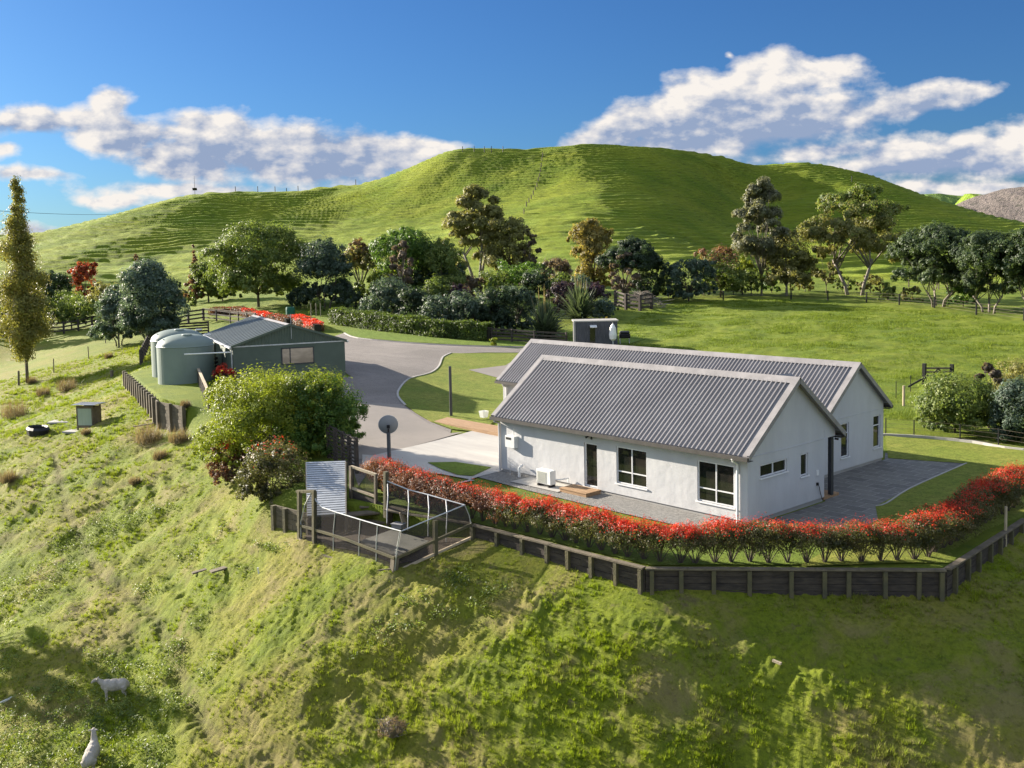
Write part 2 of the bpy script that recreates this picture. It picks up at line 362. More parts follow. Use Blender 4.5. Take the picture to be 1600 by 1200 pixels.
ov=t.noise(tc,2.6,3,.55,.3);el=dotv((0,0,1));away=t.math('MAXIMUM',t.mr(el,.36,.55),t.mr(fw,.55,.30));fill_cloud=t.math('MULTIPLY',t.mr(ov,.40,.52),t.math('MULTIPLY',away,t.mr(el,.0,.1)))  # unseen cloud overhead and behind the camera, added for fill light
ccol=t.mix(fill_cloud,ccol,(.80,.95,1.22,1));mask=t.math('MAXIMUM',t.math('MULTIPLY',mask,t.mr(fw,.3,.5)),fill_cloud)
cl=t.new('ShaderNodeVectorMath',operation='SCALE');t.set(cl,0,ccol);t.set(cl,'Scale',CLOUD)
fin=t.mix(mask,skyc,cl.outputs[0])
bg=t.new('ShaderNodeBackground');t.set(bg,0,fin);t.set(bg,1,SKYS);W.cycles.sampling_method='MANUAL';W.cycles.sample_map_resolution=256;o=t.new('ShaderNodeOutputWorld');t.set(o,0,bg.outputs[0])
sc.view_settings.view_transform='Standard';sc.view_settings.look='None';sc.view_settings.exposure=EXPO;sc.view_settings.gamma=1
sc.render.engine='CYCLES';sc.cycles.max_bounces=5;sc.cycles.diffuse_bounces=3;sc.cycles.transparent_max_bounces=8
# ---------------------------------------------------------------- ground
def ground_mat(name='pasture'):
    t=NT(name);p=t.pos();ow=t.new('ShaderNodeAttribute',attribute_name='slope_side').outputs['Fac'];hw=t.new('ShaderNodeAttribute',attribute_name='hill').outputs['Fac'];tr=t.new('ShaderNodeAttribute',attribute_name='track').outputs['Fac']
    big=t.noise(p,.22,4,.6);mid=t.noise(p,1.1,5,.65,.4);fine=t.noise(p,6,5,.7)
    g=t.mix(t.mr(mid,.3,.7),(.105,.145,.009,1),(.185,.215,.016,1))
    g=t.mix(t.mr(big,.42,.62),g,(.20,.19,.03,1))
    g=t.mix(t.mr(fine,.45,.75,0,.75),g,(.04,.058,.009,1))
    # rank dry grass on the slope
    dry=t.math('MULTIPLY',t.mr(t.noise(p,.45,5,.7,.6),.5,.64),ow);g=t.mix(t.math('MULTIPLY',dry,.75),g,(.20,.165,.065,1))
    d2=t.math('MULTIPLY',t.mr(t.noise(p,1.6,5,.7),.60,.72),ow);g=t.mix(t.math('MULTIPLY',d2,.7),g,(.12,.09,.055,1))
    # hill pasture: brighter and yellower, dull scraped bands
    h=t.mix(t.mr(t.noise(p,.05,5,.6),.35,.65),(.145,.21,.014,1),(.235,.275,.022,1))
    hp=t.mapping(p,scl=(.35,.35,3.2));h=t.mix(t.mr(t.noise(hp,.55,6,.7),.5,.72,0,.7),h,(.055,.08,.010,1))
    h=t.mix(t.mr(t.noise(p,.9,4,.7),.55,.8,0,.6),h,(.17,.16,.06,1))
    pad=t.math('SUBTRACT',1.,ow,clamp=True);pk=t.mix(t.mr(t.noise(p,.16,5,.65,.5),.36,.64),(.10,.145,.013,1),(.165,.195,.02,1));pk=t.mix(t.mr(t.noise(p,1.3,5,.75),.48,.72,0,.8),pk,(.07,.115,.018,1));pk=t.mix(t.mr(t.noise(p,.5,5,.7),.60,.74,0,.6),pk,(.25,.23,.07,1));g=t.mix(pad,g,pk)
    g=t.mix(hw,g,h);g=t.mix(t.math('MULTIPLY',tr,t.mr(fine,.3,.6,.3,1.)),g,(.09,.065,.04,1))
    b=t.bump(t.noise(p,9,6,.7),.9,.09);b=t.bump(t.noise(p,38,3,.7),.8,.03,b)
    hb=t.bump(t.noise(t.mapping(p,scl=(.3,.3,4.5)),.6,6,.7),1.,1.5)
    mxn=t.new('ShaderNodeMix',data_type='VECTOR');t.set(mxn,0,hw);t.set(mxn,4,b);t.set(mxn,5,hb)
    return t.out(g,.9,mxn.outputs[1],spec=.15)
def build_ground():
    th=np.r_[np.linspace(-math.pi,-.66,14)[:-1],np.linspace(-.66,.66,GCOL),np.linspace(.66,math.pi,14)[1:]]
    r=[4.];
    while r[-1]<3800:
        q=r[-1];r.append(q+np.interp(q,[4,22,27,34,45,60,90,150,190,480,600,1000,4000],[1.5,.4,.085,.10,.16,.28,.5,.9,.62,.8,4,25,300])*GSTEP)
    r=np.array(r);T,RR=np.meshgrid(th,r);xr=np.sin(T)*RR;yf=np.cos(T)*RR
    X=CAM[0]+cyw*xr-syw*yf;Y=CAM[1]+syw*xr+cyw*yf;Zz=H(X,Y);n,m=X.shape
    V=np.stack([X,Y,Zz],-1).reshape(-1,3);i=np.arange(n-1)[:,None]*m+np.arange(m-1)[None];i=i.ravel()
    o=np_mesh('ground',V,np.stack([i,i+1,i+m+1,i+m],1),ground_mat(),smooth=True);o['kind']='structure'
    sd,w=sdist(X.ravel(),Y.ravel());a=o.data.attributes.new('slope_side','FLOAT','POINT');a.data.foreach_set('value',smooth(-sd/(2*w)+.5).astype(np.float32))
    a=o.data.attributes.new('hill','FLOAT','POINT');a.data.foreach_set('value',smooth((np.hypot(X-CAM[0],Y-CAM[1]).ravel()-160)/70).astype(np.float32))
    a=o.data.attributes.new('track','FLOAT','POINT');a.data.foreach_set('value',(.45*np.exp(-(dpoly(X.ravel(),Y.ravel(),TRACK)/.26)**2)).astype(np.float32))
    return o
build_ground()

def ridge(name,pts,D,deep,mat,rough=6.,zb=-60,step=None):
    U=np.linspace(pts[0][0],pts[-1][0],step or 90);vv=np.interp(U,[p[0] for p in pts],[p[1] for p in pts]);V=[];J=26
    for j in range(J):
        f=j/(J-1)*2-1                                    # -1 front foot .. +1 back foot
        for k,(u,v) in enumerate(zip(U,vv)):
            p=at(u,v,D);d=np.array([-syw,cyw]);x=p[0]+d[0]*deep*f;y=p[1]+d[1]*deep*f;z=zb+(p[2]-zb)*(1-abs(f)**1.3)
            V.append((x,y,z+rough*float(fbm(x/deep*5,y/deep*5,33,4))*(1.2-abs(f))*(.25 if abs(f)<.08 else 1)))
    n=len(U);i=(np.arange(J-1)[:,None]*n+np.arange(n-1)[None]).ravel();o=np_mesh(name,np.array(V),np.stack([i,i+1,i+n+1,i+n],1),mat,smooth=True);o['kind']='structure';return o
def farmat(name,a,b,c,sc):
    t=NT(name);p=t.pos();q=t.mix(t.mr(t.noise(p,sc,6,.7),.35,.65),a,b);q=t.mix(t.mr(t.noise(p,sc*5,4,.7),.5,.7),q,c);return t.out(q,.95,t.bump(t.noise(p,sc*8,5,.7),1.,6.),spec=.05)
ridge('far_hill',[(1400,330),(1440,301),(1462,299),(1500,303),(1540,311),(1600,318)],1500,300,farmat('far_pasture',(.12,.20,.04,1),(.16,.23,.06,1),(.07,.13,.05,1),.01),14)
ridge('far_hill',[(1490,322),(1512,299),(1540,303),(1580,314),(1640,330)],1150,190,farmat('far_green_knoll',(.14,.24,.03,1),(.20,.27,.04,1),(.10,.17,.03,1),.012),9)
ridge('wooded_hill',[(1455,345),(1500,318),(1540,303),(1575,294),(1600,291),(1660,284),(1760,280)],820,230,farmat('leafless_wood',(.17,.145,.13,1),(.24,.205,.185,1),(.085,.085,.07,1),.03),22)
ridge('far_hill',[(-120,368),(-40,370),(0,371),(30,373),(60,378),(120,382)],3000,600,farmat('far_hazy_range',(.10,.14,.20,1),(.13,.17,.23,1),(.09,.13,.18,1),.004),20)  # blue of distant haze is put into the hill colour
# ---------------------------------------------------------------- materials
def plaster():
    t=NT('plaster');p=t.pos();c=t.mix(t.mr(t.noise(t.mapping(p,scl=(1,1,.35)),1.1,4,.6),.35,.7),(.50,.50,.50,1),(.44,.44,.44,1))
    # rain streaks running down
    c=t.mix(t.mr(t.noise(t.mapping(p,scl=(6,6,.25)),1.6,3,.6),.55,.8,0,.35),c,(.42,.40,.385,1))
    b=t.bump(t.noise(p,2.2,3,.5),.35,.05);b=t.bump(t.noise(p,60,3,.6),.35,.006,b);return t.out(c,.85,b,spec=.2)
M=dict(plaster=plaster(),
 roof=surf('roof_steel',(.225,.215,.215),(.185,.175,.175),.7,.5,0.,.35,(3,.1,.01)),
 gutter=surf('gutter_steel',(.075,.068,.062),None,3,.5,0,.35,None),
 trim=surf('trim_steel',(.26,.245,.24),None,2,.5,0,.3,None),
 white=surf('white_frame',(.70,.70,.70),(.62,.62,.62),4,.45,0,.4,None),
 whitep=surf('white_plastic',(.74,.74,.71),(.66,.66,.63),3,.4,0,.4,None),
 conc=surf('concrete',(.36,.35,.33),(.30,.29,.27),.8,.9,bumps=(14,.4,.01)),
 timber=surf('new_timber',(.36,.23,.125),(.27,.165,.09),2,.8,bumps=(25,.4,.01),stretch=(1,6,6)),
 oldwood=surf('weathered_timber',(.17,.14,.10),(.10,.085,.06),2.5,.9,bumps=(20,.6,.02)),
 darkwood=surf('dark_stained_timber',(.036,.030,.028),(.072,.058,.048),1.6,.9,bumps=(12,.7,.03),stretch=(1,1,5),speck=(3,(.11,.09,.07,1),.5)),
 mosspost=surf('mossy_post',(.12,.105,.055),(.075,.07,.045),2.5,.9,bumps=(16,.7,.02)),
 palewood=surf('pale_timber',(.46,.38,.26),(.36,.29,.20),3,.85,bumps=(16,.5,.02)),
 pole=surf('pole_blue_grey',(.085,.092,.10),None,2,.6,0,.3,None),
 charcoal=surf('charcoal_steel',(.045,.047,.052),None,2,.5,0,.35,None),
 dark=surf('black_parts',(.012,.012,.013),None,2,.6,0,.3,None),
 galv=surf('galvanised_steel',(.42,.44,.46),(.34,.36,.38),2,.42,.55,.5,(30,.1,.003)),
 galvp=surf('galvanised_pipe',(.50,.51,.52),None,4,.5,.3,.4,None),
 green=surf('shed_green',(.088,.112,.088),(.072,.095,.073),.8,.55,0,.3,None),
 greenl=surf('shed_green_side',(.088,.112,.088),(.072,.095,.073),.8,.55,0,.3,None),
 greenroof=surf('shed_roof_green',(.058,.072,.068),(.045,.058,.055),.4,.42,0,.4,None),
 tank=surf('tank_plastic',(.18,.225,.195),(.15,.19,.165),.5,.55,0,.35,(8,.2,.01)),
 soil=surf('bare_soil',(.055,.04,.027),(.085,.065,.045),2,.95,bumps=(12,.8,.05)),
 gravel=surf('river_gravel',(.27,.26,.24),(.17,.165,.155),9,.95,bumps=(26,1,.05),speck=(34,(.045,.045,.045,1),.9)))
def glass():
    t=NT('window_glass');p=t.pos();c=t.mix(t.mr(t.noise(p,1.2,3,.6),.4,.65),(.010,.012,.011,1),(.028,.024,.020,1))
    return t.out(c,.04,None,0,.6)
M['glass']=glass()
def lawn(name,a,b):
    t=NT(name);p=t.pos();c=t.mix(t.mr(t.noise(p,.35,4,.6),.35,.65),a,b);c=t.mix(t.mr(t.noise(p,2.2,5,.7),.42,.7,0,1.),c,tuple(q*.72 for q in a[:3])+(1,));c=t.mix(t.mr(t.noise(p,9,4,.75),.45,.75,0,.9),c,(.06,.075,.015,1))
    return t.out(c,.9,t.bump(t.noise(p,24,4,.7),1.,.06,t.bump(t.noise(p,3.,4,.6),.8,.06)),spec=.12)
M['lawn']=lawn('mown_lawn',(.175,.225,.035,1),(.26,.265,.055,1));M['lawn2']=lawn('fresh_lawn',(.14,.21,.03,1),(.17,.225,.035,1))
def drive():
    t=NT('driveway_chipseal');p=t.pos();n=t.noise(p,.16,5,.65,.6);c=t.mix(t.mr(n,.35,.65),(.155,.137,.122,1),(.235,.208,.185,1))
    dr=t.mr(t.noise(t.mapping(p,rot=(0,0,.5),scl=(.25,1.4,1)),.8,5,.7),.52,.7,0,.5);c=t.mix(dr,c,(.15,.135,.12,1))
    c=t.mix(t.mr(t.noise(p,3.,6,.75),.52,.68,0,.7),c,(.13,.115,.10,1));c=t.mix(t.mr(t.noise(p,14,4,.8),.5,.7,0,.6),c,(.36,.33,.30,1))
    return t.out(c,.92,t.bump(t.noise(p,12,5,.7),.8,.04),spec=.2)
M['drive']=drive()
def smoothc(name,a,b,st=(1,1,1)):
    t=NT(name);p=t.mapping(t.pos(),rot=(0,0,.35),scl=st);c=t.mix(t.mr(t.noise(p,.5,5,.65),.35,.65),a,b);c=t.mix(t.mr(t.noise(t.pos(),1.7,6,.7),.55,.75,0,.4),c,tuple(q*.7 for q in a[:3])+(1,))
    return t.out(c,.85,t.bump(t.noise(t.pos(),30,3,.6),.4,.012),spec=.25)
M['exposed']=smoothc('exposed_concrete',(.25,.22,.19,1),(.22,.195,.17,1));M['pale']=smoothc('pale_concrete',(.42,.40,.36,1),(.33,.31,.285,1),(.3,1.6,1))
# ---------------------------------------------------------------- paved areas and lawns
def poly(*P): return [tuple(onz(u,v,z)[:2]) for u,v,z in P]
ye=[]
drv=[(-12.3,-1.6),(-12.4,6.6)]+poly((770,655,0))+[(-21.5,6.2)]
# driveway ribbon from the house past the garden island up to the turning area
DR=poly((560,760,0),(545,715,.05),(532,660,.4),(536,592,1.1))+[(-38.2,9.2),(-45,11.6),(-52,14.2),(-60,18.5)]+poly((538,520,1.6),(560,528,1.5),(640,535,1.35),(720,540,1.1),(815,545,.8))+[(-40,36.5),(-28,30)]+poly((820,552,.7),(762,552,.8))
isl=poly((705,554,.9),(692,560,.9),(686,572,.88),(672,583,.8),(640,594,.7),(624,608,.65),(622,620,.55),(633,634,.4),(650,647,.25),(672,660,.12),(705,671,.05),(735,675,0),(762,668,0))
sheet('driveway',DR+[isl[0]]+isl[1:11]+poly((700,690,0),(600,705,.02)),M['drive'],.02,1.3)
sheet('concrete_apron',poly((545,722,.05),(536,650,.42),(548,634,.52),(628,632,.45),(650,650,.25),(672,664,.12),(705,677,.03),(724,676,0),(583,714,.03)),M['exposed'],.045,.8)
sheet('pale_paving',poly((566,712,.03),(583,713,.03),(724,678,0),(762,668,0),(790,672,0))+[(-12.6,2),(-12.3,-1.3),(-12.0,-2.9)]+poly((742,752,0),(690,742,0),(640,738,0),(600,735,0),(566,728,0)),M['pale'],.05,.8)
sheet('lawn_island',isl+[(-22.5,8.5),(-22.5,16)]+poly((800,570,.6),(812,553,.75),(770,553,.85)),M['lawn'],.06,.9)
sheet('side_path',poly((732,577,.75),(790,572,.6),(812,560,.6),(812,592,.4),(780,588,.6)),M['exposed'],.085,.6)
sheet('lawn_patch',poly((668,724,0),(712,723,0),(768,732,0),(738,746,0),(715,744,0),(690,735,0)),M['lawn2'],.075,.5)
sheet('verge_grass',poly((536,519,1.7),(560,527,1.55),(640,533,1.4),(720,538,1.15),(820,542,.85))+[(-40,38.5),(-42,44)]+poly((800,533,1.),(700,530,1.2),(600,520,1.5),(540,512,1.8)),M['lawn2'],.05,1.3)
# patio, side lawn and gravel round the house
def flags():
    t=NT('patio_flagstones');p=t.pos();br=t.new('ShaderNodeTexBrick');t.set(br,'Vector',t.mapping(p,rot=(0,0,0)));br.inputs['Color1'].default_value=(.15,.145,.13,1);br.inputs['Color2'].default_value=(.105,.10,.095,1);br.inputs['Mortar'].default_value=(.25,.24,.22,1)
    br.inputs['Scale'].default_value=1.;br.inputs['Mortar Size'].default_value=.018;br.inputs['Brick Width'].default_value=.9;br.inputs['Row Height'].default_value=.6
    c=t.mix(t.mr(t.noise(p,5,5,.7),.5,.72,0,.7),br.outputs[0],(.055,.06,.045,1));c=t.mix(t.mr(t.noise(p,30,3,.7),.66,.74,0,.8),c,(.34,.33,.31,1))
    return t.out(c,.75,t.bump(t.noise(p,14,5,.7),.5,.02),spec=.35)
M['flags']=flags()
PAT=[(-1.9,12.9)]+poly((1383,708,0),(1510,725,0),(1480,738,0),(1420,765,0),(1385,788,0),(1368,792,0),(1375,812,0),(1330,838,0))+[(.9,-.8),(.1,-.9),(.1,4.7),(-.6,5.8),(-1.85,7.9)]
sheet('patio',PAT,M['flags'],.03,.6)
sheet('gravel_strip',[(-13.4,.1),(-12.9,-1.4),(-9,-1.65),(-4,-1.7),(.6,-1.5),(1.4,.4),(.2,.3),(.1,-.02)],M['gravel'],.035,.5)
sheet('concrete_path',[(-10.6,-1.15),(-10.6,-.02),(-7.9,-.02),(-7.9,-1.15)],M['pale'],.06,.5)
SL=[(-1.9,13.2)]+poly((1383,682,0),(1480,690,0),(1600,705,0))+[(6.2,20),(6.2,7),(6.6,.4),(3.6,-2.6)]+poly((1330,838,0),(1372,814,0),(1368,792,0),(1420,765,0),(1480,738,0),(1510,725,0))
sheet('side_lawn',SL,M['lawn'],.045,.8)
sheet('hedge_strip',[(6.3,.4),(.45,-5.5),(-6.7,-6.05),(-11.5,-6.6),(-12,-5.2),(-10.5,-3.2),(-4,-2.6),(.8,-2.4),(4.4,1.2)],M['lawn2'],.04,.7)
def kerb(name,P,w,h,mat,dz=.0):
    b=MB();P=[tuple(p[:2]) for p in P]
    for a,c in zip(P[:-1],P[1:]):
        za,zb=hz(*a)+dz,hz(*c)+dz;b.bar((a[0],a[1],za+h/2),(c[0],c[1],zb+h/2),w,h)
    o=b.build(name,mat);o['kind']='structure';return o
kerb('island_kerb',curve(isl[:8],3,False),.13,.10,M['pale'])
kerb('verge_kerb',curve(poly((538,519,1.7),(560,527.5,1.55),(640,534,1.4),(720,539,1.15),(820,543,.85)),3,False),.14,.09,M['pale'])
kerb('lawn_kerb',curve(poly((1375,681,0),(1440,684,0),(1520,692,0),(1600,705,0))+[(6.5,20.2)],4,False),.12,.12,M['pale'])
kerb('patio_kerb',curve(poly((1510,725,0),(1480,738,0),(1420,765,0),(1385,788,0),(1368,792,0)),3,False),.06,.07,M['conc'])
# ---------------------------------------------------------------- house
L,W1,og,oe,hh,tp=12.46,5.56,.25,.25,2.6,.755
def wall(b,p0,p1,z0,z1,ops,inn,dep=.11):
    """flat wall from p0 to p1 with real openings (s0,s1,za,zb); inn = inward unit normal"""
    Lw=math.hypot(p1[0]-p0[0],p1[1]-p0[1]);ux,uy=(p1[0]-p0[0])/Lw,(p1[1]-p0[1])/Lw
    ss=sorted({0,Lw,*[q for o in ops for q in o[:2]]});zs=sorted({z0,z1,*[q for o in ops for q in o[2:4]]})
    P=lambda s,z,d=0:(p0[0]+ux*s+inn[0]*d,p0[1]+uy*s+inn[1]*d,z)
    for i in range(len(ss)-1):
        for j in range(len(zs)-1):
            a,c,e,f=ss[i],ss[i+1],zs[j],zs[j+1]
            if any(o[0]<=a and o[1]>=c and o[2]<=e and o[3]>=f for o in ops): continue
            b.add([P(a,e),P(c,e),P(c,f),P(a,f)],[(0,1,2,3)])
    for a,c,e,f in ops:
        b.add([P(a,e),P(c,e),P(c,f),P(a,f),P(a,e,dep),P(c,e,dep),P(c,f,dep),P(a,f,dep)],[(0,1,5,4),(1,2,6,5),(2,3,7,6),(3,0,4,7)])
    return P
def window(par,P,o,cols=1,rows=None,frm=.045,label=None,dep=.07):
    a,c,e,f=o;b=MB();g=MB()
    def bar(s0,s1,z0,z1,d0=dep-.03,d1=dep+.03): 
        V=[P(s,z,d) for d in(d0,d1) for s,z in((s0,z0),(s1,z0),(s1,z1),(s0,z1))];b.add(V,[(0,1,2,3),(7,6,5,4),(0,4,5,1),(1,5,6,2),(2,6,7,3),(3,7,4,0)])
    bar(a,a+frm,e,f);bar(c-frm,c,e,f);bar(a+frm,c-frm,e,e+frm);bar(a+frm,c-frm,f-frm,f)
    for k in range(1,cols):
        x=a+(c-a)*k/cols;bar(x-frm/2,x+frm/2,e+frm,f-frm,dep-.025,dep+.025)
    for r in rows or []: bar(a+frm,c-frm,r-frm*.45,r+frm*.45,dep-.02,dep+.02)
    w=b.build('window',M['white'],par)
    g.add([P(a,e,dep+.005),P(c,e,dep+.005),P(c,f,dep+.005),P(a,f,dep+.005)],[(0,1,2,3)]);g.build('pane',M['glass'],w)
    s=MB();V=[P(q,z,d) for d in(-.045,dep-.03) for q,z in((a-.05,e-.05),(c+.05,e-.05),(c+.05,e),(a-.05,e))];s.add(V,[(0,1,2,3),(7,6,5,4),(0,4,5,1),(1,5,6,2),(2,6,7,3),(3,7,4,0)]);s.build('sill',M['white'],w)
    if label: w['label']=label
    return w
hs=thing('house','single storey pale plaster house with two parallel grey ribbed steel roofs','house')
wl=MB()
ops=[(L-7.55,L-6.85,.17,1.90),(L-5.86,L-4.38,.56,1.96),(L-2.08,L-.54,.53,1.96)]
fl=0.14
Pf_=wall(wl,(-L,0),(0,0),fl,hh,ops,(0,1))
gops=[(.74,2.36,1.51,1.95),(3.23,3.70,1.15,1.95)]
Pg=wall(wl,(0,0),(0,4.78),fl,hh-.3,gops,(-1,0))
wl.add([(-.015,-.0,hh-.3),(-.015,W1,hh-.3),(-.015,W1,hh),(-.015,W1/2,hh+tp*W1/2),(-.015,0,hh)],[(0,1,2,3,4)])
wl.bx((-.12,4.78,hh-.3),(-.02,W1,hh-.28))
wall(wl,(0,4.78),(-1.9,4.78),fl,hh,[],(0,-1));wall(wl,(-1.9,4.78),(-1.9,7.92),fl,hh,[],(-1,0))
wall(wl,(-L,W1),(-L,0),fl,hh,[],(1,0));wl.add([(-L,0,hh),(-L,W1,hh),(-L,W1/2,hh+tp*W1/2)],[(0,1,2)]);wall(wl,(-1.9,W1),(-L,W1),fl,hh,[],(0,-1))
X2l,X2r,Y2,W2,h2=-21.23,-1.87,7.92,4.775,2.63
rops=[(9.22-Y2,9.83-Y2,.64,2.05),(11.84-Y2,12.44-Y2,.66,2.05)]
wall(wl,(X2l,Y2),(X2r,Y2),fl,h2,[],(0,1))
Pr=wall(wl,(X2r,Y2),(X2r,Y2+W2),fl,h2,rops,(-1,0));wl.add([(X2r-.002,Y2,h2),(X2r-.002,Y2+W2,h2),(X2r-.002,Y2+W2/2,h2+tp*W2/2)],[(0,1,2)])
wall(wl,(X2r,Y2+W2),(X2l,Y2+W2),fl,h2,[],(0,-1));wall(wl,(X2l,Y2+W2),(X2l,Y2),fl,h2,[],(1,0));wl.add([(X2l,Y2,h2),(X2l,Y2+W2,h2),(X2l,Y2+W2/2,h2+tp*W2/2)],[(0,1,2)])
wl.bx((-9,W1,0),(-2.4,Y2,2.6))
wl.build('walls',M['plaster'],hs)
fd=MB();fd.bx((-L+.04,.04,-.3),(-.04,4.74,fl));fd.bx((X2l+.04,Y2+.04,-.3),(X2r-.04,Y2+W2-.04,fl));fd.build('foundation',M['conc'],hs)
jl=MB();jl.bx((-.01,.02,2.285),(.012,5.0,2.305));jl.build('joint_strip',M['plaster'],hs);jl=MB();jl.bx((X2r-.01,Y2+.02,2.285),(X2r+.012,Y2+W2-.02,2.305));jl.build('joint_strip',M['plaster'],hs)
d=window(hs,Pf_,ops[0],1,None,.06,dep=.09);d.name='door';d.data.name='door'
k=MB();k.bx((-7.50,-.0+.02,.98),(-7.47,.075,1.16));k.build('handle',M['whitep'],d)
window(hs,Pf_,ops[1],2,[1.02]);window(hs,Pf_,ops[2],2,[1.0])
window(hs,Pg,gops[0],2,label='wide low window');window(hs,Pg,gops[1],1,label='small upright window')
window(hs,Pr,rops[0],1,[1.62]);window(hs,Pr,rops[1],1,[1.62])
ent=MB();ent.add([(-1.88,4.95,fl),(-1.88,5.5,fl),(-1.88,5.5,2.1),(-1.88,4.95,2.1)],[(0,1,2,3)]);ent.build('side_door',M['glass'],hs)
stp=MB();stp.bx((-1.8,4.82,.0),(-.05,5.9,.11));stp.build('porch_floor',M['timber'],hs)
pc=MB();pc.bx((-.17,5.32,.1),(-.03,5.48,2.3));pc.build('porch_column',M['charcoal'],hs)
sw=MB();sw.bx((.0,4.22,1.02),(.03,4.38,1.22));sw.build('meter_cover',M['whitep'],hs)
hp=MB();hp.tube([(.04,4.3,.72),(.08,4.32,.6),(.05,4.42,.4),(.06,4.55,.1)],.014,6);hp.bx((0,4.24,.66),(.05,4.34,.76));hp.build('hose_tap',M['dark'],hs)
def roof(par,x0,x1,yf,w,h,ridge_caps=True):
    """gable roof, ridge along X; x0..x1 and yf..yf+w are the outer edges of the walls"""
    ya,yb=yf-oe,yf+w+oe;ym=yf+w/2;ze=h-tp*oe;zr=h+tp*w/2;X0,X1=x0-og,x1+og
    b=MB();th=.05
    for y0,s in((ya,1),(yb,-1)):
        V=[(x,y,z) for z_ in(0,-th) for x,y,z in((X0,y0,ze+z_),(X1,y0,ze+z_),(X1,ym,zr+z_),(X0,ym,zr+z_))];b.add(V,[(0,1,2,3),(7,6,5,4),(0,4,5,1),(1,5,6,2),(3,7,4,0)])
        n=Vector((0,-s*tp,1)).normalized();e=Vector((0,y0-s*.03,ze-tp*.03));g=Vector((0,ym,zr));x=X0+.25
        while x<X1-.24:
            V=[]
            for q in(e,g):
                for dx,hh_ in((-.048,.0),(-.024,.046),(.024,.046),(.048,.0)): V.append((x+dx,q.y+n.y*(hh_+.002),q.z+n.z*(hh_+.002)))
            b.add(V,[(0,1,5,4),(1,2,6,5),(2,3,7,6),(0,3,2,1)]);x+=.192
    r=b.build('roof',M['roof'],par)
    c=MB();wv=.24;z=zr+.055
    c.add([(X0-.01,ym-wv,z-wv*tp),(X1+.01,ym-wv,z-wv*tp),(X1+.01,ym,z+.02),(X0-.01,ym,z+.02),(X0-.01,ym+wv,z-wv*tp),(X1+.01,ym+wv,z-wv*tp)],[(0,1,2,3),(3,2,5,4)]);c.build('ridge_cap',M['trim'],r)
    for xx,s in((X0,1),(X1,-1)):
        v=MB()
        for y0,t_ in((ya,1),(yb,-1)):
            n=Vector((0,-t_*tp,1)).normalized()*.055
            o_=[(xx-s*.012,y0,ze),(xx+s*.24,y0,ze),(xx+s*.24,ym,zr),(xx-s*.012,ym,zr)]
            v.add([(a,bb+n.y,cc+n.z) for a,bb,cc in o_]+[(xx-s*.012,y0,ze-.14),(xx-s*.012,ym,zr-.14)],[(0,1,2,3),(0,3,5,4)])
            v.add([(xx-s*.012,y0,ze-.14),(xx-s*.012,ym,zr-.14),(xx+s*.03,ym,zr-.14),(xx+s*.03,y0,ze-.14)],[(0,1,2,3)])
        v.build('verge_flashing',M['trim'],r)
    g=MB()
    for y0,s in((ya,-1),(yb,1)):
        g.bx((X0,y0+s*.02,ze-.15),(X1,y0+s*.13,ze-.02));g.bx((X0+.01,y0-s*.24,ze-.17),(X1-.01,y0+s*.019,ze-.155))
    g.build('gutter',M['gutter'],r)
    so=MB()
    for y0,y1 in((ya,yf),(yb,yf+w)): so.add([(X0+.03,y0,ze-.03),(X1-.03,y0,ze-.03),(X1-.03,y1,h-.06),(X0+.03,y1,h-.06)],[(0,1,2,3)])
    so.build('soffit',M['plaster'],r)
    return r
r1=roof(hs,-L,0,0,W1,hh);r2=roof(hs,X2l,X2r,Y2,W2,h2)
lk=MB();xa,xm,xb=-2.9,-1.45,-.85;zt=4.64
lk.add([(xm,3.3,zt),(xm,4.9,zt-.05),(xa,4.9,3.5),(xa,3.6,3.7),(xb,4.9,3.9),(xb,3.5,4.0)],[(0,1,2,3),(1,0,5,4),(0,3,5)]);lk.build('link_roof',M['roof'],hs)
dp=MB();dp.tube([(-.36,-.36,2.3),(-.36,-.30,2.2),(-.36,-.06,2.06),(-.36,-.06,.05)],.045,8);dp.build('downpipe',M['whitep'],hs)
dp=MB();dp.tube([(-L-.02,-.34,2.3),(-L-.02,-.3,2.2),(-L-.02,-.05,2.1),(-L-.02,-.05,.05)],.045,8);dp.build('downpipe',M['plaster'],hs)
dp=MB();dp.tube([(X2l+.35,Y2-.34,2.3),(X2l+.35,Y2-.3,2.2),(X2l+.35,Y2-.05,2.1),(X2l+.35,Y2-.05,.05)],.045,8);dp.build('downpipe',M['plaster'],hs)
wh=MB();wh.bx((-11.93,-.21,1.17),(-11.36,-.0,1.66));wh.tube([(-11.5,-.1,1.66),(-11.5,-.1,2.0)],.02,6);w_=wh.build('water_heater',M['whitep'],hs,bevel=.02)
v_=MB();v_.bx((-11.88,-.214,1.50),(-11.55,-.211,1.60));v_.build('vent_grille',M['dark'],w_)
fx=MB();fx.box((-7.12,-.06,2.22),(.10,.1,.06));fx.tube([(-7.16,-.07,2.2),(-7.28,-.18,2.13)],[.02,.045],8);fx.tube([(-7.08,-.07,2.2),(-6.96,-.18,2.13)],[.02,.045],8);fx.build('flood_light',M['dark'],hs)
cm=MB();cm.tube([(-.02,5.52,2.2),(.1,5.6,2.18)],.04,8);cm.build('security_camera',M['dark'],hs)
pp=MB();pp.tube([(-11.0,-.28,.02),(-11.0,-.28,.42),(-11.0,-.1,.5)],.06,8);pp.build('drain_pipe',M['whitep'],hs)
tp_=MB();tp_.tube([(-11.55,-.3,.02),(-11.55,-.3,.62),(-11.42,-.3,.66)],.016,6);tp_.tube([(-11.6,-.3,.55),(-11.3,-.3,.42)],.014,6);tp_.build('tap_riser',M['galvp'],hs)
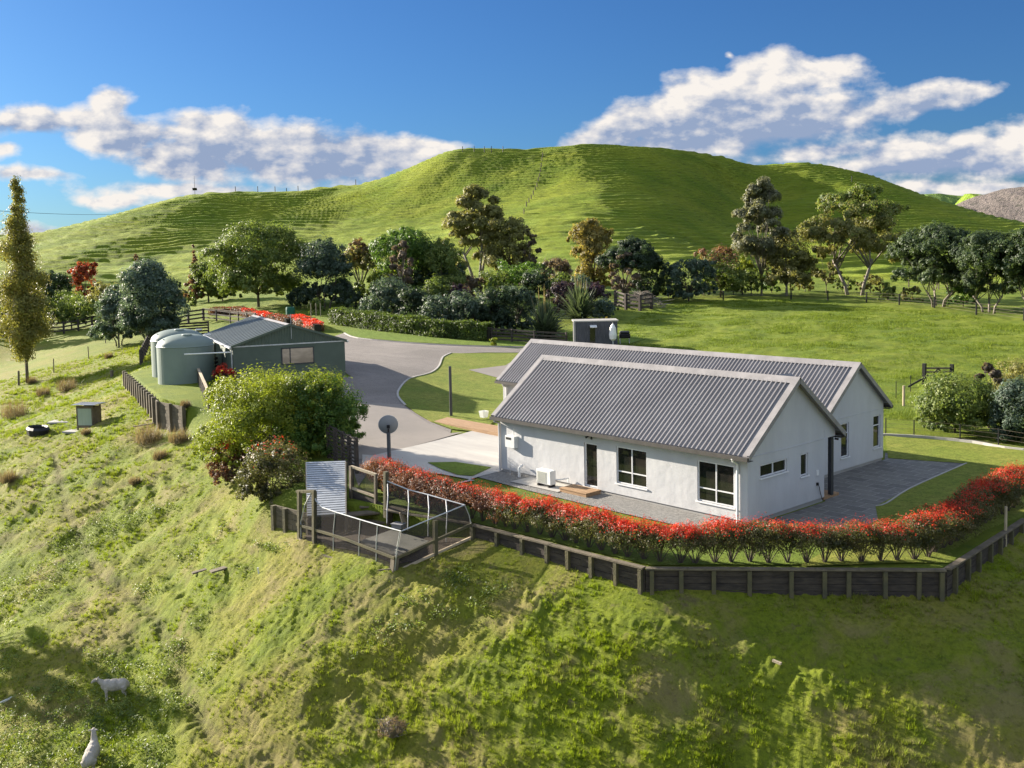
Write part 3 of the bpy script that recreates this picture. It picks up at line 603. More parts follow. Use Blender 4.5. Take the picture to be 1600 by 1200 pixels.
# ---------------------------------------------------------------- helpers for things on the slope
def vpl(u,v,P,Q):
    """point seen at (u,v) on the vertical plane through P and Q"""
    n=np.array([-(Q[1]-P[1]),Q[0]-P[0]]);r=ray(u,v);t=n@(np.array(P[:2])-CAM[:2])/(n@r[:2]);return CAM+r*t
def ground(x,y,dz=0): return (x,y,hz(x,y)+dz)
def lerp(a,b,t): return tuple(a[i]+(b[i]-a[i])*t for i in range(len(a)))
# ---------------------------------------------------------------- timber retaining walls
def retaining(label,a,b,ps,zt,outn,post_up=0.,h=None,wmat='darkwood',pmat='oldwood',cap=True,pw=.12,low=.5):
    L_=math.hypot(b[0]-a[0],b[1]-a[1]);ux,uy=(b[0]-a[0])/L_,(b[1]-a[1])/L_;nx,ny=outn
    t=thing('retaining_wall',label,'retaining wall',(a[0],a[1],zt),0,'timber retaining walls');base=(a[0],a[1],zt)
    def g(s): x,y=a[0]+ux*s+nx*low,a[1]+uy*s+ny*low;return hz(x,y)
    bd=MB();n=max(2,int(L_/1.2));
    for i in range(n):
        s0,s1=L_*i/n,L_*(i+1)/n;zb=min(g(s0),g(s1))-.25-zt;z=-.04;k=0
        while z>zb:
            z1=z-.195;off=.004*(((i*7+k*3)%5)-2)
            bd.bar((ux*s0+nx*(.03+off),uy*s0+ny*(.03+off),(z+z1)/2),(ux*s1+nx*(.03+off),uy*s1+ny*(.03+off),(z+z1)/2),.05,.188);z=z1-.006;k+=1
    bd.build('boards',M[wmat],t)
    for s in ps:
        s=s*L_;p=MB();gz=g(s)-zt-.3;x,y=ux*s+nx*.115,uy*s+ny*.115;p.box((x,y,(gz+post_up-.045)/2),(pw,pw,abs(gz)+post_up-.045),math.atan2(uy,ux));p.build('post',M[pmat],t)
    if cap:
        c=MB()
        for i in range(n): s0,s1=L_*i/n,L_*(i+1)/n;c.bar((ux*s0+nx*.06,uy*s0+ny*.06,.0),(ux*s1+nx*.06-ux*.01,uy*s1+ny*.06-uy*.01,.003*(i%3)),.2,.05)
        c.build('capping',M['oldwood'],t)
    return t
cA,cB,cC,cD=(-6.75,-6.3),(.54,-5.85),(6.70,-.06),(6.17,6.8)
retaining('long dark timber retaining wall under the red-tipped hedge, running from the wire pen to the bend',cA,cB,[.01,.17,.33,.48,.60,.73,.86,.985],.05,(.06,-1.),pmat='mosspost')
retaining('shaded dark timber retaining wall in front of the house corner, between the two bends',cB,cC,[.02,.12,.23,.35,.49,.60,.68,.80,.91,.985],.05,(.68,-.73),pmat='mosspost')
retaining('dark timber retaining wall climbing out of the right edge of the picture',cC,cD,[.07,.22,.35,.5,.63,.78,.93],.07,(.99,.08),pmat='mosspost')
retaining('short pale timber wall between the photinia bush and the wire pen',tuple(vpl(430,790,(-15.6,-9.0),(-13,-8.9))[:2]),(-13.3,-8.75),[.02,.35,.97],hz(-14.4,-8.4)+.25,(.0,-1.),wmat='oldwood',pmat='mosspost',cap=False,pw=.16)
r0,r1_,r2_=tuple(onz(196,580,1.15)[:2]),tuple(onz(247,626,1.1)[:2]),tuple(onz(290,636,1.05)[:2])
def nrm(a,b): l=math.hypot(b[0]-a[0],b[1]-a[1]);return ((b[1]-a[1])/l,-(b[0]-a[0])/l)
retaining('timber wall of close-set posts at the edge of the water tank terrace',r0,r1_,[i/14+.01 for i in range(14)],1.12,nrm(r0,r1_),.12,wmat='oldwood',pmat='oldwood',cap=False,pw=.24,low=.4)
retaining('low pale board wall below the water tanks, three posts wide',r1_,r2_,[.04,.5,.96],1.1,nrm(r1_,r2_),.05,wmat='oldwood',pmat='oldwood',cap=False,pw=.18,low=.4)
# ---------------------------------------------------------------- posts
def post(label,u,v,h,w=.12,mat='oldwood',lean=0.,name='fence_post',cat='post',group=None,P=None):
    p=G(u,v) if P is None else P;b=MB();b.tube([(0,0,-.4),(lean*h,0,h)],[w/2,w/2*.92],8);o=b.build(name,M[mat]);o.location=[float(q) for q in p];o.rotation_euler.z=random.random()*3
    return tag(o,label,cat,group)
g_='posts standing on the rough slope at left'
post('leaning grey post on the slope right beside the poplar foot',29,603,1.35,.2,lean=.06,group=g_)
post('thin grey post on the slope, first one right of the poplar',84,583,1.35,.1,lean=.05,group=g_)
post('thin dark post halfway between the poplar and the blue-green tree',139,561,1.3,.1,lean=-.04,group=g_)
post('short dark stub of a post left of the blue-green tree',165,536,.8,.11,group=g_)
post('thick brown post just left of the blue-green tree trunks',186,543,1.5,.2,group=g_)
post('short squat post left of the close-set post wall',175,591,.55,.3,group=g_)
post('pale pointed stake nailed to the right retaining wall',1572,864,1.5,.10,'palewood',P=(6.35,4.95,hz(6.7,4.95)-.1))
post('tall dark square post beside the timber deck',705,651,2.87,.17,'charcoal',name='pole',cat='pole')
post('pale timber post by the kerb behind the house',1412,634,1.15,.16,'palewood')
# hill posts
sk=[(723,241),(741,240),(757,240),(768,240),(786,239),(430,305),(448,306),(466,305),(368,303),(403,304),(556,291),(1331,270)]
for i,(u,v) in enumerate(sk):
    p=at(u,v,402 if u>600 else 428);z=hz(p[0],p[1]);post('dark fence post on the hill skyline against the sky',0,0,2.4,.32,'dark',P=(p[0],p[1],z),group='fence posts on the hill skyline')
for i in range(13):
    f=i/12;post('grey post of the fence running straight down the hill face',848-30*f+6*math.sin(3*f),246+92*f,1.6,.35,'oldwood',group='fence posts down the hill face')
# mast on the left hill
p=at(305,313,425);m_=thing('radio_mast','thin mast with a dark solar panel on the left hill crest','mast',(p[0],p[1],hz(p[0],p[1])))
b=MB();b.tube([(0,0,-1),(0,0,8.2)],[.12,.05],6);b.build('pole',M['dark'],m_);b=MB();b.box((0,0,2.6),(1.9,.15,1.1),R(50),rx=.5);b.build('solar_panel',M['dark'],m_)
a_,c_=at(-40,327,130),at(262,322,470);b=MB();b.tube([lerp(a_,c_,k/16)[:2]+(lerp(a_,c_,k/16)[2]-2.0*4*k/16*(1-k/16),) for k in range(17)],.035,5);tag(b.build('power_line',M['dark']),'thin dark power line sagging across the sky behind the poplar','cable')
# ---------------------------------------------------------------- rail fences
def rail_fence(label,P,rails=3,h=1.15,sp=2.2,mat='darkwood',group='post and rail fences',pw=.14,top=False,rh=.13,cat='fence',name='rail_fence'):
    P=[tuple(map(float,p[:2])) for p in P];t=thing(name,label,cat,(P[0][0],P[0][1],hz(*P[0])),0,group);o=t.location.copy()
    pts=[]
    for a,b in zip(P[:-1],P[1:]):
        n=max(1,round(math.dist(a,b)/sp));pts+=[lerp(a,b,k/n) for k in range(n)]
    pts.append(P[-1]);pts=[Vector((x,y,hz(x,y)))-o for x,y in pts]
    for q in pts:
        m=MB();m.box((q.x,q.y,q.z+h/2-.15),(pw,pw,h+.35),random.uniform(-.2,.2));m.build('post',M[mat],t)
    for k in range(rails):
        m=MB();z=h*(k+.75)/rails
        for a,b in zip(pts[:-1],pts[1:]):
            j=random.uniform(-.02,.02);m.bar((a.x,a.y,a.z+z+j),(b.x,b.y,b.z+z+j),.045,rh)
        m.build('rail',M[mat],t)
    if top:
        m=MB()
        for a,b in zip(pts[:-1],pts[1:]): m.bar((a.x,a.y,a.z+h+.03),(b.x,b.y,b.z+h+.03),.16,.04)
        m.build('top_rail',M['palewood'] if top==2 else M['oldwood'],t)
    return t
rail_fence('dark three-rail fence crossing behind the poplar at the left edge',[G(-30,527),G(40,526),G(100,521),G(165,507)],sp=3.4,h=1.6,rh=.2,pw=.22)
rail_fence('dark three-rail fence running up behind the blue-green tree',[G(165,507),G(215,506),G(272,503)],sp=3.4,h=1.6,rh=.2,pw=.22)
rail_fence('dark rail fence climbing from the blue-green tree to the corner by the shed',[G(270,510),G(318,501)],sp=2.6,h=1.5,rh=.2,pw=.24)
rail_fence('dark rail fence with a pale top rail dropping behind the shed roof',[G(318,501),G(360,505),G(400,510)],sp=3,h=1.5,rh=.16,top=True)
rail_fence('dark steep rail fence left of the water tanks',[G(220,572),G(232,545),G(245,528)],sp=2.6,h=1.35,rails=4)
rail_fence('shaded close-railed yard fence behind the water tanks',[G(245,530),G(280,527),G(326,524)],sp=2.4,h=1.5,rails=5,rh=.17)
rail_fence('broken rail fence with a sunlit top running down beside the tank terrace',[G(309,594),G(318,616),G(327,640)],sp=1.5,h=.9,rails=3,top=2)  # pale timber on the top rail paints in the sunlight
rail_fence('dark rail fence between the water tank and the shed corner',[G(311,594),G(330,585),G(352,579)],sp=1.8,h=1.1,rails=4,rh=.16)
rail_fence('shaded dark rail fence at the end of the clipped hedge',[G(768,533),G(800,535),G(835,538),G(885,541)],sp=2.4,h=1.25,rails=4,rh=.15)
rail_fence('short dark rail fence in front of the heap of cut branches',[G(962,478),G(978,484),G(1000,486),G(1018,484)],sp=3.2,h=1.9,rails=4,rh=.2,pw=.3)
sc_=rail_fence('dark slatted screen below the dark green bush, behind the wire pen',[(-20.4,-3.6),(-18.4,-4.1),(-16.7,-4.5)],sp=1.,h=1.55,rails=9,rh=.07,name='slat_screen',cat='screen')
# wire fences to the right: thin posts and wires
def wire_fence(label,P,sp=5.,h=1.15,pw=.1,n=4,mat='oldwood',wr=.006):
    P=[tuple(map(float,p[:2])) for p in P];t=thing('wire_fence',label,'fence',(P[0][0],P[0][1],hz(*P[0])),0,'wire fences');o=t.location.copy();pts=[]
    for a,b in zip(P[:-1],P[1:]):
        k_=max(1,round(math.dist(a,b)/sp));pts+=[lerp(a,b,k/k_) for k in range(k_)]
    pts.append(P[-1]);pts=[Vector((x,y,hz(x,y)))-o for x,y in pts]
    for q in pts: m=MB();m.tube([(q.x,q.y,q.z-.3),(q.x,q.y,q.z+h)],pw/2,6);m.build('post',M[mat],t)
    for k in range(n): m=MB();m.tube([(q.x,q.y,q.z+h*(k+.8)/n) for q in pts],wr*.6,4);m.build('wire',M['oldwood'],t)
wire_fence('wire fence with dark posts in front of the tall gum trees',[G(1050,462),G(1130,468),G(1236,468),G(1354,473),G(1460,482),G(1600,500),G(1640,506)],6.,1.3,.2,4,'dark',.02)
wire_fence('far post and wire fence along the foot of the hill',[G(1100,440),G(1230,446),G(1420,449),G(1640,462)],9.,1.4,.22,3,'oldwood',.02)
wire_fence('wire fence along the kerb of the side lawn',[G(1384,680),G(1428,683),G(1500,690),G(1560,698),G(1640,712)],3.2,.85,.06,4,'dark',.008)
wire_fence('wire fence running from the rear roof corner to the field gate',[G(1400,622),G(1444,602)],3.5,1.0,.05,4,'dark',.008)
gp=G(1444,605);t=thing('field_gate','dark timber field gate with crossed braces and a stay at one post','gate',gp);q=np.array(vpl(1487,605,gp,gp+np.array([.8,.62,0])))-gp;gl=math.hypot(q[0],q[1])*1.05;q=q/gl
ux,uy=q[0],q[1]
for s,h in((0,1.35),(gl,1.3)): m=MB();m.box((ux*s,uy*s,h/2),(.2,.2,h+.3));m.build('post',M['dark'],t)
for z in(.25,.48,.72,.96,1.2): m=MB();m.bar((ux*.1,uy*.1,z),(ux*(gl-.1),uy*(gl-.1),z),.05,.11);m.build('rail',M['oldwood'],t)
for a,b in((.2,.25),(gl-.2,.25)): m=MB();m.bar((ux*a,uy*a,b),(ux*gl/2,uy*gl/2,1.2),.05,.1);m.build('brace',M['oldwood'],t)
m=MB();m.bar((0,0,.6),(-ux*1.,-uy*1.,.02),.08,.1);m.build('stay',M['dark'],t)
# ---------------------------------------------------------------- green shed
A0=np.array([-40.65,1.85]);B0=np.array([-38.45,8.9]);wS=float(np.linalg.norm(B0-A0));ang=math.atan2(*(B0-A0)[::-1]);sh=thing('shed','green weatherboard garage shed with a low gable roof and tinted window','shed',(A0[0],A0[1],1.2),ang)
LS=12.7;hS=2.45;rS=1.22
def ribbed(par,name,P0,ux,uz,wd,ht,pitch,dep,mat,horizontal=True,label=None):
    """lapped boards or ribs on a rectangle"""
    m=MB();P0=Vector(P0);ux=Vector(ux);uz=Vector(uz);nn=ux.cross(uz).normalized()
    if horizontal:
        k=int(ht/pitch)
        for i in range(k):
            a=P0+uz*(i*ht/k);b=P0+uz*((i+1)*ht/k);V=[a+nn*dep,a+ux*wd+nn*dep,b+ux*wd,b,a,a+ux*wd];m.add(V,[(0,1,2,3),(4,5,1,0)])
    else:
        k=int(wd/pitch)
        for i in range(k):
            a=P0+ux*(i*wd/k);q=wd/k;V=[a,a+ux*q*.5,a+ux*q*.62+nn*dep,a+ux*q*.88+nn*dep,a+ux*q];W_=[v+uz*ht for v in V];m.add(V+W_,[(j,j+1,j+6,j+5) for j in range(4)])
    return m
m=ribbed(sh,'',(0,0,0),(1,0,0),(0,0,1),wS,hS,.19,.022,None);m2=ribbed(sh,'',(0,LS,0),(0,-1,0),(0,0,1),LS,hS,.19,.022,None)
m.v+=[];o_=len(m.v);m.add(m2.v,m2.f);m.add([(wS,0,0),(wS,LS,0),(wS,LS,hS),(wS,0,hS),(0,LS,0),(0,LS,hS)],[(0,1,2,3),(1,4,5,2)]);m.build('walls',M['green'],sh)
gb=MB();k=34
for i in range(k):
    x=wS*i/k;q=wS/k;zf=lambda x:hS+rS*(1-abs(x-wS/2)/(wS/2));V=[]
    for xx,dd in((x,0),(x+q*.5,0),(x+q*.6,-.03),(x+q*.9,-.03),(x+q,0)): V+=[(xx,dd-.01,hS),(xx,dd-.01,max(hS,zf(min(xx,wS))-.02))]
    gb.add(V,[(2*j,2*j+2,2*j+3,2*j+1) for j in range(4)])
gb.build('gable_cladding',M['green'],sh);gb=MB();gb.add([(0,LS,hS),(wS,LS,hS),(wS/2,LS,hS+rS)],[(0,1,2)]);gb.build('gable_cladding',M['green'],sh)
tb=MB();tb.bx((-.03,-.06,hS-.05),(wS+.03,-.035,hS+.03));tb.build('trim_band',M['galvp'],sh)
rf=MB();e=.12
for s in(0,1):
    x0=-e if s==0 else wS+e;xm=wS/2;z0=hS+.05-rS*e/(wS/2);z1=hS+rS+.05;n=int((LS+.3)/.76)
    for i in range(n):
        y0=-.15+(LS+.3)*i/n;y1=-.15+(LS+.3)*(i+1)/n;V=[]
        for y,dz in((y0,0),(y0+.10,.0),(y0+.13,.035),(y0+.17,.035),(y0+.2,0),(y1,0)): V+=[(x0,y,z0+dz),(xm,y,z1+dz)]
        rf.add(V,[(2*j,2*j+2,2*j+3,2*j+1) for j in range(5)])
rf_=rf.build('roof',M['greenroof'],sh)
rc=MB();rc.add([(wS/2-.2,-.17,hS+rS+.02),(wS/2-.2,LS+.17,hS+rS+.02),(wS/2,LS+.17,hS+rS+.11),(wS/2,-.17,hS+rS+.11),(wS/2+.2,-.17,hS+rS+.02),(wS/2+.2,LS+.17,hS+rS+.02)],[(0,1,2,3),(3,2,5,4)]);rc.build('ridge_cap',M['trim'],rf_)
for s in(0,1):
    x0=-e if s==0 else wS+e;bb=MB();z0=hS+.05-rS*e/(wS/2);bb.bar((x0,-.17,z0+.0),(wS/2,-.17,hS+rS+.05),.03,.15);bb.build('barge_board',M['green'],rf_)
    gt=MB();sg=-1 if s==0 else 1;gt.bx((x0,-.15,z0-.12),(x0+sg*.12,LS+.15,z0-.01));gt.build('gutter',M['galvp'],rf_)
def onw(u,v):
    p=vpl(u,v,A0,B0);return float((p[:2]-A0)@((B0-A0)/wS)),float(p[2]-1.2)
x0,z1=onw(439,544);x1,z0=onw(491,567);w_=MB();fr=.07;xm=x0+(x1-x0)*.25
for a,b in(((x0,z0),(x0+fr,z1)),((x1-fr,z0),(x1,z1)),((x0,z0),(x1,z0+fr)),((x0,z1-fr),(x1,z1)),((xm,z0),(xm+fr,z1))): w_.bx((a[0],-.05,a[1]),(b[0],.01,b[1]))
w_=w_.build('window',M['charcoal'],sh)
def tint():
    t=NT('curtained_glass');p=t.obj();c=t.mix(t.mr(t.noise(t.mapping(p,scl=(1,1,2.5)),.8,3,.5),.4,.6),(.30,.235,.18,1),(.20,.155,.12,1));return t.out(c,.12,None,0,.5)
M['tint']=tint()
w2=MB();w2.add([(x0+.02,-.035,z0+.02),(x1-.02,-.035,z0+.02),(x1-.02,-.035,z1-.02),(x0+.02,-.035,z1-.02)],[(0,1,2,3)]);w2.build('pane',M['tint'],w_)
for yy,hh2,wd,nm,mt in((7.4,2.,.9,'side_door','dark'),(4.4,1.1,.9,'side_window','green'),(9.6,1.2,1.,'side_window','dark')):
    b=MB();b.bx((-.05,yy,2.05-hh2),(-.028,yy+wd,2.05));b.build(nm,M[mt],sh)
an=MB();an.tube([(wS/2+.1,-.1,hS+rS-.9),(wS/2+.1,-.1,hS+rS+.75)],.02,6);an.bx((wS/2-.12,-.12,hS+rS+.6),(wS/2+.32,-.1,hS+rS+.63));an.build('aerial',M['galvp'],sh)
dp=MB();dp.tube([(-.07,.06,hS-.1),(-.07,.06,.1)],.04,8);dp.build('downpipe',M['galvp'],sh)
rn=MB();rn.tube([(-.1,.15,hS-.35),(-2.9,.9,hS-.38)],.045,8);rn.build('rainwater_pipe',M['whitep'],sh)
# ---------------------------------------------------------------- water tanks
def tank(label,x,y,z,dup_of=None):
    if dup_of:
        o=dup(dup_of,label);o.location=(x,y,z);return o
    t=thing('water_tank',label,'water tank',(x,y,z),.4,'round water tanks beside the shed')
    m=MB();r=1.83;m.lathe((0,0,0),[(r*.995,-.3),(r,.0),(r,2.42),(r+.03,2.46),(r-.02,2.52)],48);m.build('tank_wall',M['tank'],t,smooth=False)
    m=MB();m.lathe((0,0,0),[(r-.02,2.52)]+[(r*math.cos(a)*.985,2.52+.72*math.sin(a)) for a in [i*math.pi/2/9 for i in range(1,9)]]+[(.01,3.24)],48);d_=m.build('dome',M['tank'],t,smooth=True)
    for f in t.children: pass
    m=MB();m.lathe((.5,-.35,3.05),[(.33,0),(.33,.16),(.29,.2),(.01,.22)],20);m.build('hatch',M['tank'],t)
    m=MB();m.tube([(.9,.9,2.95),(.9,.9,3.12),(1.25,1.1,3.12)],.05,8);m.build('inlet_pipe',M['whitep'],t)
    m=MB();m.tube([(-.6,-1.35,2.78),(-.6,-1.35,3.0)],.04,8);m.build('vent_pipe',M['whitep'],t);return t
p=at(292,594,67.2);tk=tank('nearer round grey-green plastic water tank with a domed top',p[0],p[1],1.15)
p2=at(280,580,71.6);tank('farther round grey-green water tank, half hidden behind the nearer one',p2[0],p2[1],1.2,tk)
# ---------------------------------------------------------------- pump hut
p=G(140,668);t=thing('pump_hut','small weathered timber hut with pale green door on the left slope','hut',(p[0],p[1],p[2]-.02),R(38))
m=MB();w,d,h=1.15,.95,1.42
for x in(-w/2,w/2-.08):
    for y in(-d/2,d/2-.08): m.bx((x,y,-.2),(x+.08,y+.08,h))
m.bx((-w/2+.02,-d/2+.1,0),(-w/2+.05,d/2-.08,h-.1));m.bx((w/2-.05,-d/2+.1,0),(w/2-.02,d/2-.08,h-.1));m.bx((-w/2+.08,d/2-.06,0),(w/2-.08,d/2-.03,h-.1));m.bx((-w/2+.08,-d/2+.01,h-.16),(w/2-.08,-d/2+.06,h));m.bx((-w/2+.08,-d/2+.01,0),(w/2-.08,-d/2+.06,.16));m.build('frame',M['oldwood'],t)
M['palegreen']=surf('pale_green_paint',(.36,.42,.33),(.30,.36,.28),2,.7,bumps=(8,.3,.01),stretch=(4,4,.5))
m=MB()
for i in range(8): m.bx((-w/2+.1+i*.12,-d/2-.004-.003*(i%2),.17),(-w/2+.215+i*.12,-d/2+.02,h-.17))
m.build('door',M['palegreen'],t)
m=MB();m.box((0,-.02,h+.06),(1.6,1.35,.035),rx=-.05);[m.bx((-.78+.13*i,-.69,h+.075),(-.74+.13*i,.64,h+.105)) for i in range(13)];m.build('roof',M['galv'],t)
p=G(117,677);m=MB();m.box((0,0,.02),(1.25,.85,.12),.5);o=m.build('concrete_slab',M['conc']);o.location=p;tag(o,'flat pale concrete lid lying in the grass below the pump hut','slab')
p=G(98,661);m=MB();m.box((0,0,.0),(1.7,1.0,.1),.8);o=m.build('concrete_slab',M['conc']);o.location=p;tag(o,'low worn concrete pad sunk in the grass left of the pump hut','slab')
# ---------------------------------------------------------------- sheet of loose boards on the slope
for (u,v,l,w,a,lb,mt) in((312,908,.55,.2,.5,'small pale board lying on the slope left of the longer one','oldwood'),(350,901,1.0,.3,.55,'grey weathered board lying in the grass below the pen','oldwood'),(12,1101,.5,.035,.9,'thin white stick lying in the grass at the far left bottom','whitep'),(404,897,.05,.05,0,'tiny white peg in the grass right of the loose boards','whitep'),(1214,1047,.25,.07,2.4,'small pale stick lying in the foreground tussocks','palewood'),(235,665,2.0,.14,.2,'long loose plank lying below the board wall','oldwood'),(243,655,1.3,.1,.9,'thin pale batten leaning on the board wall','palewood')):
    p=G(u,v);m=MB();m.box((0,0,.09),(l,w,.06 if l>.1 else .3),a+R(48),ry=-.12);o=m.build('loose_board' if w>.06 else 'stick',M[mt]);o.location=p;tag(o,lb,'board' if w>.06 else 'stick')
# ---------------------------------------------------------------- satellite dish
dz=-.0;t=thing('satellite_dish','round grey satellite dish on a thick dark post behind the hedge','satellite dish',(-17,-2.6,0))
m=MB();m.tube([(0,0,-.2),(0,0,1.5)],.085,12);m.build('pole',M['pole'],t)
M['dish']=surf('dish_grey',(.22,.225,.235),(.19,.195,.205),2,.6,0,.3,None)
ax=Vector((ray(607,665)[0],ray(607,665)[1],.18)).normalized();x_=ax.cross(Vector((0,0,1))).normalized();y_=x_.cross(ax);c0=Vector((0,0,1.80))
m=MB();prof=[(r,.16*r*r/.43/.43) for r in (.0,.1,.2,.3,.38,.43)];n=32
V=[tuple(c0+ax*z+(x_*math.cos(2*math.pi*k/n)+y_*math.sin(2*math.pi*k/n))*max(r,.001)) for r,z in prof for k in range(n)]
m.add(V,[(i*n+k,i*n+(k+1)%n,(i+1)*n+(k+1)%n,(i+1)*n+k) for i in range(5) for k in range(n)]);m.build('reflector',M['dish'],t,smooth=True)
m=MB();m.tube([V[5*n+k] for k in range(n)]+[V[5*n]],.012,6,cap=False);m.build('rim',M['galvp'],t)
m=MB();m.tube([(0,0,1.5),tuple(c0-ax*.06-Vector((0,0,.12)))],.03,8);q=c0-ax*.05-Vector((0,0,.02));m.box(q,(.12,.12,.14),R(48));m.build('mount',M['dark'],t)
m=MB();m.tube([tuple(c0-y_*.42+ax*.14),tuple(c0+ax*.5-y_*.05)],.015,6);m.tube([tuple(c0+ax*.46-y_*.05),tuple(c0+ax*.56-y_*.03)],.04,8);m.build('feed_arm',M['dark'],t)
# ---------------------------------------------------------------- heat pump, doorstep, deck, planter
t=thing('heat_pump','white outdoor heat pump unit on the concrete path by the back door','heat pump',(-8.95,-.72,.065))
m=MB();m.bx((-.4,-.15,.1),(.4,.15,.66));m.build('casing',M['whitep'],t,bevel=.02)
M['cream']=surf('cream_louvres',(.42,.42,.36),None,2,.6,bumps=None)
m=MB()
for i in range(12): m.bx((-.36,-.165,.15+i*.038),(.16,-.152,.165+i*.038))
m.build('grille',M['cream'],t)
for x in(-.3,.3): m=MB();m.bx((x-.04,-.17,0),(x+.04,.17,.1));m.build('foot',M['dark'],t)
m=MB();m.tube([(.4,.1,.3),(.55,.2,.3),(.62,.62,.3),(.62,.64,.12)],.03,8);m.build('pipe',M['whitep'],t)
t=thing('doorstep','low new timber step in front of the back door','step',(-7.25,-.55,.035))
for i in range(5): m=MB();m.bx((-.72,-.42+i*.17,.13),(.72,-.27+i*.17,.165));m.build('tread_board',M['timber'],t)
m=MB();m.bx((-.7,-.40,0),(.7,-.37,.128));m.bx((-.7,-.369,0),(-.67,.4,.127));m.bx((.67,-.369,0),(.7,.4,.127));m.build('riser',M['timber'],t)
t=thing('deck','low timber deck beside the front lawn at the rear wing','deck',(-20.4,6.3,0))
m=MB()
for i in range(9): m.bx((-4.4,-.9+i*.15,.16),(5.5,-.765+i*.15,.19))
m.build('deck_boards',M['timber'],t);m=MB();m.bx((-4.4,-.95,0),(5.5,-.905,.19));m.build('fascia',M['timber'],t)
p=onz(756,652,.19);t=thing('planter','white square planter with a small dark plant on the deck edge','planter',(p[0],p[1],.19))
m=MB();V=[(x*s,y*s,z) for z,s in((0,.15),(.36,.2),(.36,.17),(.3,.165)) for x,y in((-1,-1),(1,-1),(1,1),(-1,1))];m.add(V,[(i*4+k,i*4+(k+1)%4,i*4+4+(k+1)%4,i*4+4+k) for i in range(3) for k in range(4)]);m.build('pot',M['whitep'],t)
# ---------------------------------------------------------------- container cabin, umbrella, barbecue
p=at(930,544,90);zc=hz(p[0],p[1])-.05;t=thing('portable_cabin','grey flat-roofed portable cabin standing beyond the rear roof ridge','cabin',(p[0],p[1],zc),R(48))
m=ribbed(t,'',(-1.9,-1.2,0),(1,0,0),(0,0,1),3.8,2.35,.2,.03,None,False);M['cab']=surf('cabin_grey',(.085,.088,.098),None,2,.55,0,.3,None);M['cabl']=surf('cabin_cream',(.40,.38,.34),None,2,.6,0,.3,None)
m.add([(-1.9,-1.2,0),(-1.9,1.2,0),(-1.9,1.2,2.35),(-1.9,-1.2,2.35),(1.9,-1.2,0),(1.9,1.2,0),(1.9,1.2,2.35),(1.9,-1.2,2.35)],[(1,0,3,2),(4,5,6,7),(5,1,2,6)]);m.build('walls',M['cab'],t)
m=MB();m.box((0,0,2.42),(4.0,2.5,.1));m.build('roof',M['cabl'],t);m=MB();m.bx((-2.0,-1.3,0),(-1.83,-1.12,2.37));m.build('corner_post',M['cabl'],t)
m=MB();m.bx((-.55,-1.27,.0),(-.1,-1.225,1.9));d_=m.build('door',M['glass'],t);m=MB();m.box((-.25,-1.5,1.98),(.6,.5,.06),rx=.3);m.build('door_hood',M['whitep'],t)
p=at(958,550,87.5);t=thing('patio_umbrella','closed white patio umbrella beside the grey cabin','umbrella',(p[0],p[1],hz(p[0],p[1])))
m=MB();m.lathe((0,0,0),[(.06,.75),(.30,.95),(.34,1.3),(.27,1.9),(.12,2.2),(.01,2.3)],12);m.build('canopy',M['whitep'],t);m=MB();m.tube([(0,0,0),(0,0,2.35)],.03,8);m.lathe((0,0,0),[(.3,0),(.3,.06),(.05,.16)],16);m.build('stand',M['whitep'],t)
p=at(976,531,91);t=thing('barbecue','small black barbecue on thin legs standing in the shaded lawn','barbecue',(p[0],p[1],hz(p[0],p[1])),R(48))
m=MB();m.bx((-.5,-.3,.55),(.5,.3,.95));m.build('body',M['dark'],t,bevel=.08);m=MB();m.box((0,0,1.08),(.9,.5,.24));m.build('hood',M['charcoal'],t,bevel=.1)
for x in(-.42,.42): m=MB();m.bx((x-.03,-.2,0),(x+.03,.2,.55));m.build('leg',M['galvp'],t)
# ---------------------------------------------------------------- green bag and tree guards
p=G(454,496);t=thing('garden_bag','round green garden waste bag with a plant sticking out','bag',p);m=MB();m.lathe((0,0,0),[(.45,0),(.55,.3),(.56,1.0),(.5,1.3),(.44,1.32),(.42,1.15)],14);M['bag']=surf('green_fabric',(.02,.13,.085),(.015,.10,.065),3,.7,bumps=(6,.5,.04));m.build('bag_body',M['bag'],t)
for u,lb in((486,'left'),(494,'middle'),(501,'right')):
    post('thin pale stake guarding a young shrub near the clipped hedge, %s one of three'%lb,u,494,1.6,.12,'palewood')
# ---------------------------------------------------------------- wire pen
def netting():
    t=NT('pen_netting');p=t.new('ShaderNodeBsdfDiffuse');p.inputs[0].default_value=(.055,.05,.048,1);tr=t.new('ShaderNodeBsdfTransparent');mx=t.new('ShaderNodeMixShader');t.set(mx,0,.6);t.set(mx,1,tr.outputs[0]);t.set(mx,2,p.outputs[0]);o=t.new('ShaderNodeOutputMaterial');t.set(o,0,mx.outputs[0]);return t.m
M['net']=netting()
pa,pb,pc_,pd=G(467,846),G(614,897),G(738,842),np.array([-11.4,-7.25,hz(-11.4,-7.5)]);
pen=thing('bird_pen','timber and pipe netted bird pen with a curved pipe frame below the hedge','pen',pa);O=Vector(pa)
def loc(p): return tuple(Vector([float(q) for q in p])-O)
def pl(name,P,r,mat,n=8): m=MB();m.tube([loc(p) for p in P],r,n);return m.build(name,M[mat],pen)
def pb_(name,a,b,w,h,mat): m=MB();m.bar(loc(a),loc(b),w,h);return m.build(name,M[mat],pen)
AB=lambda u,v:vpl(u,v,pa,pb);BC=lambda u,v:vpl(u,v,pb,pc_);DC=lambda u,v:vpl(u,v,pd,pc_)
